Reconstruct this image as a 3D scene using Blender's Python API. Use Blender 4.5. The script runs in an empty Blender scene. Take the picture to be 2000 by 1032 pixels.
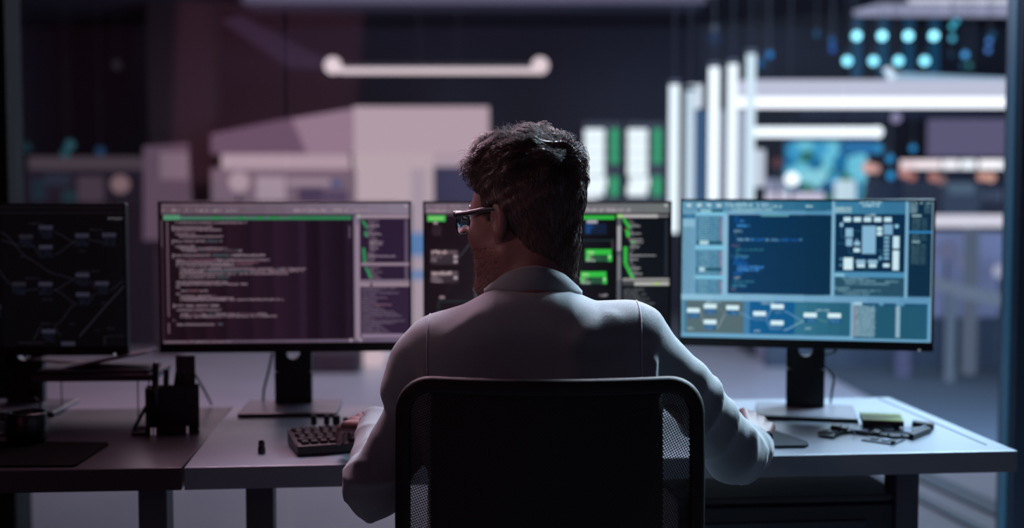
import bpy, bmesh, math, random
import numpy as np
from mathutils import Vector, Matrix
random.seed(7)
rng = np.random.default_rng(7)
S = bpy.context.scene
COL = S.collection
PI = math.pi

# ------------------------------------------------------------------ camera geometry
F = 2400.0
PITCH = math.atan(141 / 2400)
CZ = 1.28

def ray(px, py):
    u = (px - 1000) / F; v = -(py - 516) / F
    return (u, math.cos(PITCH) + math.sin(PITCH) * v, -math.sin(PITCH) + math.cos(PITCH) * v)

def P(px, py, Y):
    d = ray(px, py); s = Y / d[1]
    return Vector((d[0] * s, Y, CZ + d[2] * s))

def G(px, py, z):
    d = ray(px, py); s = (z - CZ) / d[2]
    return Vector((d[0] * s, d[1] * s, z))

# ------------------------------------------------------------------ materials
def lin(c):
    if isinstance(c, str):
        c = c.lstrip('#'); c = [int(c[i:i + 2], 16) / 255 for i in (0, 2, 4)]
    return tuple((x / 12.92 if x <= .04045 else ((x + .055) / 1.055) ** 2.4) for x in c)

_m = {}
def mat(name, col, rough=.5, metal=0., bump=0., bscale=200., var=0., spec=.5, em=None, est=0., sheen=0., stretch=None):
    if name in _m: return _m[name]
    m = bpy.data.materials.new(name); m.use_nodes = True
    nt = m.node_tree; b = nt.nodes['Principled BSDF']
    c = lin(col)
    b.inputs['Base Color'].default_value = (*c, 1)
    b.inputs['Roughness'].default_value = rough
    b.inputs['Metallic'].default_value = metal
    b.inputs['Specular IOR Level'].default_value = spec
    if sheen: b.inputs['Sheen Weight'].default_value = sheen
    if em is not None:
        b.inputs['Emission Color'].default_value = (*lin(em), 1)
        b.inputs['Emission Strength'].default_value = est
    if bump or var:
        tc = nt.nodes.new('ShaderNodeTexCoord'); n = nt.nodes.new('ShaderNodeTexNoise')
        n.inputs['Scale'].default_value = bscale; n.inputs['Detail'].default_value = 3
        src = tc.outputs['Object']
        if stretch:
            mp = nt.nodes.new('ShaderNodeMapping'); mp.inputs['Scale'].default_value = stretch
            nt.links.new(src, mp.inputs['Vector']); src = mp.outputs['Vector']
        nt.links.new(src, n.inputs['Vector'])
        if bump:
            bp = nt.nodes.new('ShaderNodeBump'); bp.inputs['Strength'].default_value = bump
            bp.inputs['Distance'].default_value = .002
            nt.links.new(n.outputs['Fac'], bp.inputs['Height']); nt.links.new(bp.outputs['Normal'], b.inputs['Normal'])
        if var:
            mx = nt.nodes.new('ShaderNodeMix'); mx.data_type = 'RGBA'
            mx.inputs['A'].default_value = (*[x * (1 - var) for x in c], 1)
            mx.inputs['B'].default_value = (*[min(1, x * (1 + var)) for x in c], 1)
            nt.links.new(n.outputs['Fac'], mx.inputs['Factor']); nt.links.new(mx.outputs['Result'], b.inputs['Base Color'])
    _m[name] = m
    return m

def glow(name, col, st=1.0):  # flat emission, for lamps and for far surfaces painted as lit
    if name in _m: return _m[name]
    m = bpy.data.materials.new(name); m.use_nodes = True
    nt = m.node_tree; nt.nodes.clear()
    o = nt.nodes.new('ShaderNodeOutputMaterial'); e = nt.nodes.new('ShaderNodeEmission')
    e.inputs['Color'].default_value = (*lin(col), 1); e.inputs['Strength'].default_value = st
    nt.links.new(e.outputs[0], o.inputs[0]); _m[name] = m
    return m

def screen_mat():
    m = bpy.data.materials.new('screen_display'); m.use_nodes = True
    nt = m.node_tree; b = nt.nodes['Principled BSDF']
    at = nt.nodes.new('ShaderNodeVertexColor'); at.layer_name = 'Col'
    b.inputs['Base Color'].default_value = (.004, .004, .005, 1); b.inputs['Roughness'].default_value = .45
    nt.links.new(at.outputs['Color'], b.inputs['Emission Color']); b.inputs['Emission Strength'].default_value = 1.0
    return m
SCREEN = screen_mat()

# ------------------------------------------------------------------ mesh helpers
def link(name, me, m, parent=None, smooth=False, mw=None):
    o = bpy.data.objects.new(name, me); COL.objects.link(o)
    if m is not None:
        for x in (m if isinstance(m, (list, tuple)) else [m]): me.materials.append(x)
    if smooth:
        me.polygons.foreach_set('use_smooth', [True] * len(me.polygons))
    if parent is not None: o.parent = parent
    if mw is not None: o.matrix_basis = mw
    return o

def obj(name, bm, m, parent=None, smooth=False, mw=None):
    me = bpy.data.meshes.new(name)
    bmesh.ops.recalc_face_normals(bm, faces=bm.faces)
    bm.to_mesh(me); bm.free()
    return link(name, me, m, parent, smooth, mw)

def thing(name, label, cat, loc=(0, 0, 0), rz=0, group=None, kind=None):
    o = bpy.data.objects.new(name, None); COL.objects.link(o)
    o.location = loc; o.rotation_euler = (0, 0, rz); o.empty_display_size = .05
    return tag(o, label, cat, group, kind)

def tag(o, label=None, cat=None, group=None, kind=None):
    if label: o['label'] = label
    if cat: o['category'] = cat
    if group: o['group'] = group
    if kind: o['kind'] = kind
    return o

def box(bm, x0, x1, y0, y1, z0, z1, bev=0., mw=None, seg=2):
    r = bmesh.ops.create_cube(bm, size=1)
    vs = r['verts']
    for v in vs:
        v.co = Vector(((x0 + x1) / 2 + v.co.x * (x1 - x0), (y0 + y1) / 2 + v.co.y * (y1 - y0), (z0 + z1) / 2 + v.co.z * (z1 - z0)))
    if bev:
        es = list({e for v in vs for e in v.link_edges})
        rr = bmesh.ops.bevel(bm, geom=es, offset=bev, segments=seg, affect='EDGES', profile=.5)
        vs = list({v for f in rr['faces'] for v in f.verts} | set(v for v in vs if v.is_valid))
    if mw is not None:
        for v in vs: v.co = mw @ v.co
    return vs

def bx(x0, x1, y0, y1, z0, z1, bev=0.):
    bm = bmesh.new(); box(bm, x0, x1, y0, y1, z0, z1, bev); return bm

def cyl(bm, a, b, r0, r1=None, n=20, cap=True):
    a, b = Vector(a), Vector(b); r1 = r0 if r1 is None else r1
    d = b - a; L = d.length
    q = d.to_track_quat('Z', 'Y').to_matrix().to_4x4()
    mw = Matrix.Translation((a + b) / 2) @ q
    bmesh.ops.create_cone(bm, cap_ends=cap, segments=n, radius1=max(r0, 1e-5), radius2=max(r1, 1e-5), depth=L, matrix=mw)

def lathe(bm, prof, n=24, mw=None):
    rings = []
    for r, z in prof:
        if r < 1e-6: rings.append([bm.verts.new((0, 0, z))])
        else: rings.append([bm.verts.new((r * math.cos(2 * PI * i / n), r * math.sin(2 * PI * i / n), z)) for i in range(n)])
    for a, b in zip(rings, rings[1:]):
        if len(a) == 1 and len(b) == 1: continue
        for i in range(n):
            j = (i + 1) % n
            if len(a) == 1: bm.faces.new((a[0], b[i], b[j]))
            elif len(b) == 1: bm.faces.new((a[i], a[j], b[0]))
            else: bm.faces.new((a[i], a[j], b[j], b[i]))
    if mw is not None:
        for rg in rings:
            for v in rg: v.co = mw @ v.co

def tube(bm, pts, r, n=8, taper=None):
    pts = [Vector(p) for p in pts]; rings = []
    up = Vector((0, 0, 1))
    for i, p in enumerate(pts):
        t = (pts[min(i + 1, len(pts) - 1)] - pts[max(i - 1, 0)]).normalized()
        s = t.cross(up)
        if s.length < 1e-3: s = t.cross(Vector((1, 0, 0)))
        s.normalize(); u = s.cross(t)
        rr = r if taper is None else r * taper[i]
        rings.append([bm.verts.new(p + s * (rr * math.cos(2 * PI * k / n)) + u * (rr * math.sin(2 * PI * k / n))) for k in range(n)])
    for a, b in zip(rings, rings[1:]):
        for i in range(n):
            j = (i + 1) % n; bm.faces.new((a[i], a[j], b[j], b[i]))
    bm.faces.new(rings[0]); bm.faces.new(rings[-1])

def smooth_pts(pts, n=6):
    pts = [Vector(p) for p in pts]; out = []
    P_ = [pts[0]] + pts + [pts[-1]]
    for i in range(1, len(P_) - 2):
        a, b, c, d = P_[i - 1], P_[i], P_[i + 1], P_[i + 2]
        for k in range(n):
            t = k / n
            out.append(.5 * ((2 * b) + (c - a) * t + (2 * a - 5 * b + 4 * c - d) * t * t + (3 * b - a - 3 * c + d) * t ** 3))
    out.append(pts[-1]); return out

def prism(bm, pts, z0, z1):
    lo = [bm.verts.new((p[0], p[1], z0)) for p in pts]; hi = [bm.verts.new((p[0], p[1], z1)) for p in pts]
    bm.faces.new(lo); bm.faces.new(hi); n = len(pts)
    for i in range(n): bm.faces.new((lo[i], lo[(i + 1) % n], hi[(i + 1) % n], hi[i]))

def dup(root, name=None, loc=None, rz=None, label=None):
    r = root.copy(); COL.objects.link(r)
    if loc is not None: r.location = loc
    if rz is not None: r.rotation_euler = (0, 0, rz)
    if label: r['label'] = label
    for ch in list(root.children):
        c = ch.copy(); COL.objects.link(c); c.parent = r
        for g in ch.children:
            d = g.copy(); COL.objects.link(d); d.parent = c
    return r

# ------------------------------------------------------------------ signed distance tools
def rcone(p, a, b, ra, rb):
    a = np.array(a, float); b = np.array(b, float)
    ba = b - a; pa = p - a
    h = np.clip((pa @ ba) / (ba @ ba), 0, 1)
    return np.linalg.norm(pa - h[:, None] * ba, axis=1) - (ra + (rb - ra) * h)

def ell(p, c, r):
    r = np.array(r, float); q = (p - np.array(c, float))
    k0 = np.linalg.norm(q / r, axis=1); k1 = np.linalg.norm(q / (r * r), axis=1)
    return k0 * (k0 - 1) / np.maximum(k1, 1e-9)

def smin(a, b, k):
    h = np.clip(.5 + .5 * (b - a) / k, 0, 1)
    return b + (a - b) * h - k * h * (1 - h)

def smax(a, b, k): return -smin(-a, -b, k)

def nets(f, lo, hi, h):
    lo = np.array(lo, float); hi = np.array(hi, float)
    n = np.ceil((hi - lo) / h).astype(int) + 1
    ax = [lo[i] + h * np.arange(n[i]) for i in range(3)]
    V = np.empty(tuple(n))
    yz = np.stack(np.meshgrid(ax[1], ax[2], indexing='ij'), -1).reshape(-1, 2)
    step = max(1, int(400000 / len(yz)))
    for i in range(0, n[0], step):
        xs = ax[0][i:i + step]
        p = np.concatenate([np.repeat(xs, len(yz))[:, None], np.tile(yz, (len(xs), 1))], 1)
        V[i:i + step] = f(p).reshape(len(xs), n[1], n[2])
    c = [V[a:n[0] - 1 + a, b:n[1] - 1 + b, d:n[2] - 1 + d] for a in (0, 1) for b in (0, 1) for d in (0, 1)]
    mn = np.minimum.reduce(c); mxx = np.maximum.reduce(c)
    act = (mn < 0) & (mxx >= 0)
    idx = -np.ones(act.shape, int); ids = np.argwhere(act); idx[act] = np.arange(len(ids))
    offs = np.array([(a, b, d) for a in (0, 1) for b in (0, 1) for d in (0, 1)])
    cv = np.stack([cc[act] for cc in c], 1)
    acc = np.zeros((len(ids), 3)); cnt = np.zeros(len(ids))
    for i in range(8):
        for j in range(i + 1, 8):
            if np.abs(offs[i] - offs[j]).sum() != 1: continue
            a, b = cv[:, i], cv[:, j]; m = (a < 0) != (b < 0)
            t = np.where(m, a / np.where(m, a - b, 1), 0)
            pt = offs[i] + t[:, None] * (offs[j] - offs[i])
            acc += pt * m[:, None]; cnt += m
    verts = lo + (ids + acc / cnt[:, None]) * h
    faces = []
    inside = V < 0
    for d in range(3):
        e1, e2 = [(1, 2), (2, 0), (0, 1)][d]
        sl0 = [slice(1, -1)] * 3; sl1 = [slice(1, -1)] * 3
        sl0[d] = slice(0, -1); sl1[d] = slice(1, None)
        A, B = inside[tuple(sl0)], inside[tuple(sl1)]
        ch = np.argwhere(A != B)
        if not len(ch): continue
        flip = A[tuple(ch.T)]
        base = ch.copy(); base[:, e1] += 1; base[:, e2] += 1
        def cell(o1, o2):
            q = base.copy(); q[:, e1] -= o1; q[:, e2] -= o2
            return idx[tuple(q.T)]
        q = np.stack([cell(1, 1), cell(0, 1), cell(0, 0), cell(1, 0)], 1)
        q[~flip] = q[~flip][:, ::-1]
        faces.append(q)
    return verts, np.concatenate(faces)

def merge_vf(lst):
    vs, fs, o = [], [], 0
    for v, f in lst:
        vs.append(v); fs.append(f + o); o += len(v)
    return np.concatenate(vs), np.concatenate(fs)

def mesh_vf(name, v, f):
    me = bpy.data.meshes.new(name)
    me.from_pydata(v.tolist(), [], f.tolist()); me.update()
    return me

# ------------------------------------------------------------------ screen content builder
class Scr:
    """flat display content: coordinates run over the display's own raster"""
    def __init__(s, x0, y0, x1, y1):
        s.b = (x0, y0, x1, y1); s.q = []; s.dim = 1.; s.rg = random.Random(int(x0))
    def rect(s, x0, y0, x1, y1, c, L=1):
        bx0, by0, bx1, by1 = s.b
        x0, x1 = max(x0, bx0), min(x1, bx1); y0, y1 = max(y0, by0), min(y1, by1)
        if x1 <= x0 or y1 <= y0: return
        s.q.append(([(x0, y0), (x1, y0), (x1, y1), (x0, y1)], lin(c), L))
    def hgrad(s, x0, y0, x1, y1, c0, c1, n=10, L=1):
        a, b = [[int(c.lstrip('#')[i:i + 2], 16) / 255 for i in (0, 2, 4)] for c in (c0, c1)]
        for i in range(n):
            t = (i + .5) / n
            s.rect(x0 + (x1 - x0) * i / n, y0, x0 + (x1 - x0) * (i + 1) / n, y1, [a[k] + (b[k] - a[k]) * t for k in range(3)], L)
    def line(s, pts, w, c, L=2):
        bx0, by0, bx1, by1 = s.b
        for (xa, ya), (xb, yb) in zip(pts, pts[1:]):
            if min(xa, xb) < bx0 or max(xa, xb) > bx1 or min(ya, yb) < by0 or max(ya, yb) > by1: continue
            d = math.hypot(xb - xa, yb - ya) or 1; nx, ny = -(yb - ya) / d * w / 2, (xb - xa) / d * w / 2
            s.q.append(([(xa + nx, ya + ny), (xb + nx, yb + ny), (xb - nx, yb - ny), (xa - nx, ya - ny)], lin(c), L))
    def curve(s, a, b, w, c, L=2, bend=.5, n=8):
        pts = []
        for i in range(n + 1):
            t = i / n; e = t * t * (3 - 2 * t); pts.append((a[0] + (b[0] - a[0]) * t, a[1] + (b[1] - a[1]) * (e * bend * 1. + t * (1 - bend))))
        s.line(pts, w, c, L)
    def text(s, x0, y, x1, h, c, L=2, alt=None, gap=.18):
        x = x0; rg = s.rg
        wl = 0; col = c
        while x < x1:
            if rg.random() < gap * .55 and x > x0 + 2:
                x += rg.uniform(1.5, 3.5)
                if alt and rg.random() < .3: col = rg.choice(alt)
                else: col = c
                continue
            w = rg.uniform(.9, 1.9); hh = h * rg.uniform(.55, 1.0)
            yy = y + (h - hh) * rg.choice((0, .5, 1, 1))
            s.rect(x, yy, min(x + w, x1), yy + hh, col, L)
            x += w + rg.uniform(.35, .8)
    def build(s, name, w, h, parent, mw):
        bx0, by0, bx1, by1 = s.b
        vs, fs, cs = [], [], []
        for k, (q, c, L) in enumerate(s.q):
            o = len(vs)
            for x, y in q:
                vs.append(((x - bx0) / (bx1 - bx0) * w - w / 2, -L * .00025, h / 2 - (y - by0) / (by1 - by0) * h))
            fs.append(tuple(range(o, o + 4))[::-1]); cs.append(c)
        # thin backing panel so the display is a slab
        o = len(vs)
        for y in (0., .003):
            for x, z in ((-w / 2, -h / 2), (w / 2, -h / 2), (w / 2, h / 2), (-w / 2, h / 2)): vs.append((x, y, z))
        for f in ((0, 1, 2, 3), (4, 5, 6, 7), (0, 1, 5, 4), (1, 2, 6, 5), (2, 3, 7, 6), (3, 0, 4, 7)):
            fs.append(tuple(o + i for i in f)); cs.append((0.001, .001, .001))
        me = bpy.data.meshes.new(name); me.from_pydata(vs, [], fs)
        ca = me.color_attributes.new('Col', 'FLOAT_COLOR', 'CORNER')
        buf = []
        for f, c in zip(fs, cs): buf += (list(tuple(x * s.dim for x in c)) + [1.]) * len(f)
        ca.data.foreach_set('color', buf)
        return link(name, me, SCREEN, parent, mw=mw)

# ---- display 1: code editor
def content_code():
    s = Scr(314, 398, 799, 671)
    s.hgrad(314, 398, 799, 671, '#25131d', '#33203a', 48, 0)
    s.hgrad(316, 398, 799, 419, '#55434f', '#83788a', 12, 1)
    s.text(318, 400, 496, 4.5, '#6e5c68', 2); s.text(318, 408, 462, 7, '#8d7a85', 2, ['#6a5864'], .5)
    s.text(573, 408, 636, 7, '#9d8494', 2, None, .4); s.text(650, 408, 678, 6, '#a38a98', 2); s.text(690, 409, 722, 5, '#977e8c', 2)
    s.rect(790, 401, 796, 405, '#a898a8', 2)
    s.rect(316, 419, 799, 422, '#35263a', 2)
    s.hgrad(320, 423, 686, 430, '#3c6f5c', '#2f7a50', 10, 2); s.rect(320, 420.5, 352, 430, '#4f8c6b', 3)
    s.rect(352, 423, 686, 425.5, '#5a7068', 3)
    for a, b in ((414, 432), (464, 475), (500, 515), (527, 545)): s.rect(a, 423, b, 428, '#2f7c4c', 4)
    s.rect(566, 422.6, 686, 430, '#2f7750', 4)
    s.rect(315, 430, 317.5, 482, '#55434f', 2); s.rect(315, 482, 317.5, 664, '#33202b', 2)
    y = 434
    while y < 648:
        if not (618 < y < 628): s.rect(325.5, y, 329, y + 2.2, '#74606c', 2)
        y += 4.1
    C = '#7d6a76'; A = ['#46535c', '#5a4552', '#8c7a86', '#4d5a62', '#6d4a58']
    lines = [(343, 435, 481), (337, 444, 414), (337, 449, 432), (343, 457, 381), (349, 462, 436), (337, 471, 433), (343, 481, 381), (350, 485, 442),
             (356, 489.5, 471), (337, 498.5, 516), (343, 507.5, 525), (343, 512.5, 504), (343, 517.5, 492), (350, 525, 596), (350, 529.5, 590),
             (350, 534.5, 560), (350, 540.5, 446), (343, 550, 442), (343, 554.5, 481), (343, 560, 350), (352, 567.5, 404), (343, 573, 349),
             (350, 578, 420), (350, 582, 453), (350, 585, 551), (337, 596, 425), (343, 604.5, 430), (350, 613, 519), (350, 617.5, 537),
             (336, 625, 342), (343, 633, 432)]
    for x0, y, x1 in lines: s.text(x0, y - 2.2, x1, 4.4, C, 2, A, .1)
    for y in (446, 473, 500, 597): s.rect(336.5, y - 5, 338, y + 4, '#8a7884', 3)
    s.hgrad(316, 664, 799, 669.5, '#4b3a48', '#6e6178', 8, 2); s.text(318, 665, 448, 3.8, '#77656f', 3)
    s.rect(680, 663, 686, 668.5, '#a08e9c', 4); s.rect(699, 663, 705, 668.5, '#a08e9c', 4)
    s.rect(690, 421, 702, 664, '#7a6c80', 2); s.rect(694, 440, 701, 664, '#8f7c8c', 3)
    s.rect(702, 420, 799, 427.5, '#94808f', 3); s.rect(696, 420, 703, 426, '#9aa79c', 4)
    s.rect(702, 428, 799, 547, '#271730', 1)
    s.rect(680, 442, 683.5, 466, '#55445a', 2)
    s.rect(790, 430, 797, 547, '#57485e', 2)
    G1 = '#2f8a55'
    def diag(x0, y0, x1, y1):
        n = int((y1 - y0) / 2.6)
        for i in range(n):
            t = i / max(1, n - 1); s.rect(x0 + (x1 - x0) * t, y0 + i * 2.6, x0 + (x1 - x0) * t + 6.5, y0 + i * 2.6 + 2.1, G1, 3)
    diag(705, 431, 712, 447); diag(710, 453, 711, 464); diag(706, 485, 708, 518); diag(711, 523, 719, 546)
    yy = 431
    while yy < 515:
        t = (yy - 431) / 84; x0 = 712 + (6 if yy < 450 else 4 if yy < 466 else 10 if yy < 490 else 4)
        s.text(x0, yy, x0 + s.rg.choice((10, 14, 16, 22)), 2.4, '#80707e', 2); yy += 3.9
    for y_, x1_ in ((442, 740), (458, 744), (473, 748), (478, 746), (486, 738), (501, 772)): s.text(720, y_ - 1.5, x1_, 3.5, '#8a7a88', 3, None, .02)
    s.rect(704, 514, 799, 520, '#8a7686', 4)
    for i, x1_ in enumerate((740, 730, 745, 735, 738, 743)): s.text(720, 523 + i * 4, x1_, 2.6, '#7d6c7a', 2)
    s.rect(702, 547, 799, 553, '#746478', 3); s.rect(702, 553, 799, 561, '#907c88', 3); s.rect(722, 553, 726, 561, '#3a2b3c', 4)
    s.rect(702, 561, 799, 655, '#2b1a33', 1)
    lens = [772, 742, 778, 735, 755, 735, 735, 764, 740, 750, 768, 776, 783, 730, 790, 770, 742, 748, 755, 760]
    for i, x1_ in enumerate(lens): s.text(705, 563 + i * 4.55, x1_, 3.0, '#6d5f72', 2, ['#7c5a66'], .05)
    s.rect(704, 654, 799, 662, '#84728a', 2)
    return s

# ---- display 2: node editor with green tabs
def content_nodes():
    s = Scr(831, 397, 1309, 671)
    s.hgrad(831, 397, 1309, 671, '#1d0d16', '#0a0c13', 12, 0)
    s.hgrad(831, 397, 1309, 416, '#6e5e6c', '#696f6f', 10, 1)
    s.text(833, 399, 900, 6, '#8a7480', 2, None, .4); s.text(835, 408, 930, 7, '#a08a96', 2, None, .5)
    s.text(1142, 406, 1232, 8, '#a9a3a8', 2, None, .35); s.rect(1299, 399, 1305, 403, '#c8c8c8', 3)
    s.rect(831, 416, 1309, 419, '#16121c', 2)
    s.rect(835, 420.5, 870, 432, '#3fb552', 2); s.rect(838, 424, 866, 428, '#86c86a', 3); s.rect(833, 419, 900, 420.5, '#5a4a55', 2)
    s.rect(1000, 421, 1201, 428.5, '#2fb340', 2)
    s.rect(847, 433, 855, 437, '#aa9098', 3)
    for i in range(4): s.text(845, 441 + i * 5, 862, 3, '#46323c', 2)
    for y in (488, 529):
        s.rect(842, y, 895, y + 28 - (5 if y > 500 else 0), '#33272f', 1)
        s.text(843, y, 872 + (10 if y > 500 else 0), 8, '#b8a0a4', 3, None, .05)
        s.rect(872, y + 1, 893, y + 7, '#5e4b54', 2)
        s.text(842, y + 11, 862, 4, '#93808a', 3); s.text(842, y + 18, 853 + (12 if y > 500 else 0), 4, '#93808a', 3)
        s.rect(886, y + 10, 893, y + 16, '#a89aa0', 3)
    s.rect(886, 508, 893, 513, '#a89aa0', 3)
    s.rect(858, 578, 868, 583, '#8c7880', 2); s.line([(856, 588), (940, 588)], 1.5, '#1c3a38'); s.line([(856, 588), (856, 640)], 1.5, '#1c3a38')
    s.line([(872, 570), (890, 545)], 1, '#2c2028')
    for x, y in ((925, 455), (925, 560), (985, 500), (985, 610), (1050, 460), (1050, 575), (1120, 610)):
        s.rect(x, y, x + 42, y + 26, '#1d1f26', 1); s.rect(x, y, x + 42, y + 7, '#5f5a64', 2); s.text(x + 2, y + 10, x + 30, 3, '#77727c', 2); s.text(x + 2, y + 17, x + 26, 3, '#77727c', 2)
    for a_, b_ in (((895, 500), (925, 470)), ((967, 470), (985, 515)), ((967, 575), (985, 520)), ((1027, 515), (1050, 475)), ((1027, 620), (1050, 590)), ((1092, 590), (1120, 620))): s.curve(a_, b_, 1.2, '#4a4c55', 2, .8)
    # right half
    s.rect(1146, 430, 1167, 436, '#a8a4b0', 3); s.rect(1143, 436, 1185, 457, '#0a1a34', 2); s.rect(1144, 437, 1153, 456, '#123e78', 3); s.rect(1153, 438, 1160, 448, '#10305c', 3)
    s.line([(1132, 470), (1196, 470)], 2, '#1a3434'); s.line([(1132, 470), (1132, 540)], 2, '#15282a'); s.line([(1120, 500), (1140, 500)], 1.5, '#15302c')
    s.rect(1195, 468, 1199, 490, '#3a3038', 2)
    for x, y in ((1144, 487), (1134, 531)):
        s.rect(x, y, x + 51, y + 11, '#2fb83f', 2); s.text(x + 4, y + 3, x + 17, 6, '#a9dc9a', 3, None, .02)
        s.rect(x + 16, y + 12, x + 46, y + 24, '#1c3f2c', 2)
        for k in range(4): s.text(x + 18, y + 13 + k * 3, x + 44, 1.6, '#2d6b44', 3)
        s.rect(x, y + 12, x + 8, y + 22, '#38b848', 3); s.rect(x + 44, y + 11, x + 52, y + 24, '#3aba4a', 3); s.rect(x + 45.5, y + 13, x + 49, y + 17, '#bfe8b8', 4)
        s.text(x + 3, y + 12, x + 15, 4, '#9ac79a', 4); s.text(x + 1, y + 19, x + 19, 5, '#a9bfae', 4, None, .02)
    s.line([(1085, 548), (1134, 544)], 3.5, '#a09aa4'); s.text(1172, 575, 1188, 5, '#9c96a0', 2)
    s.rect(1206, 420, 1213.5, 671, '#55585f', 2); s.rect(1206, 441, 1213.5, 490, '#a0a2a6', 3); s.rect(1207, 500, 1213, 548, '#76787e', 3)
    s.rect(1206, 419, 1216, 425, '#9fdf7c', 4)
    s.rect(1213.5, 419, 1309, 545, '#05080f', 1)
    s.rect(1215, 419, 1286, 425, '#b5b2b2', 3); s.rect(1286, 420, 1307, 424, '#77777b', 3)
    GR = '#34bd46'
    def diag(x0, y0, x1, y1):
        n = int((y1 - y0) / 2.4)
        for i in range(n):
            t = i / max(1, n - 1); s.rect(x0 + (x1 - x0) * t, y0 + i * 2.4, x0 + (x1 - x0) * t + 7, y0 + i * 2.4 + 2.1, GR, 3)
    diag(1216, 427, 1226, 448); diag(1222, 449, 1224, 465); diag(1233, 471, 1234, 478); diag(1219, 482, 1219, 516); diag(1220, 516, 1233, 545)
    yy = 429
    while yy < 546:
        x0 = 1229 + (4 if 470 < yy < 482 else 0) + (5 if yy > 516 else 0)
        s.text(x0, yy, x0 + s.rg.choice((7, 10, 13)), 2.4, '#77777a', 2); yy += 3.9
    for y_, x1_ in ((441, 1251), (456, 1253), (468, 1256), (473, 1257), (482, 1250), (499, 1283), (507, 1248), (524, 1252), (535, 1256)): s.text(1232, y_ - 1.5, x1_, 3.6, '#9a9a9c', 3, None, .02)
    s.rect(1219, 447, 1224, 449, '#8a3030', 4); s.rect(1226, 465, 1231, 467, '#8a3030', 4)
    s.rect(1300, 430, 1306, 540, '#1f242c', 2)
    s.rect(1217, 544, 1309, 550, '#8b8b8b', 3); s.rect(1240, 552, 1309, 558.5, '#b3b3ae', 3); s.rect(1217, 552, 1238, 558, '#44464b', 3); s.rect(1281, 552, 1288, 558, '#a8cc6e', 4)
    s.rect(1213.5, 560, 1309, 671, '#090b12', 1)
    for i, x1_ in enumerate((1260, 1248, 1264, 1254, 1270, 1262, 1280, 1250, 1266, 1274, 1258)): s.text(1220, 565 + i * 4.6, x1_, 3.2, '#5f6467', 2)
    return s

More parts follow.
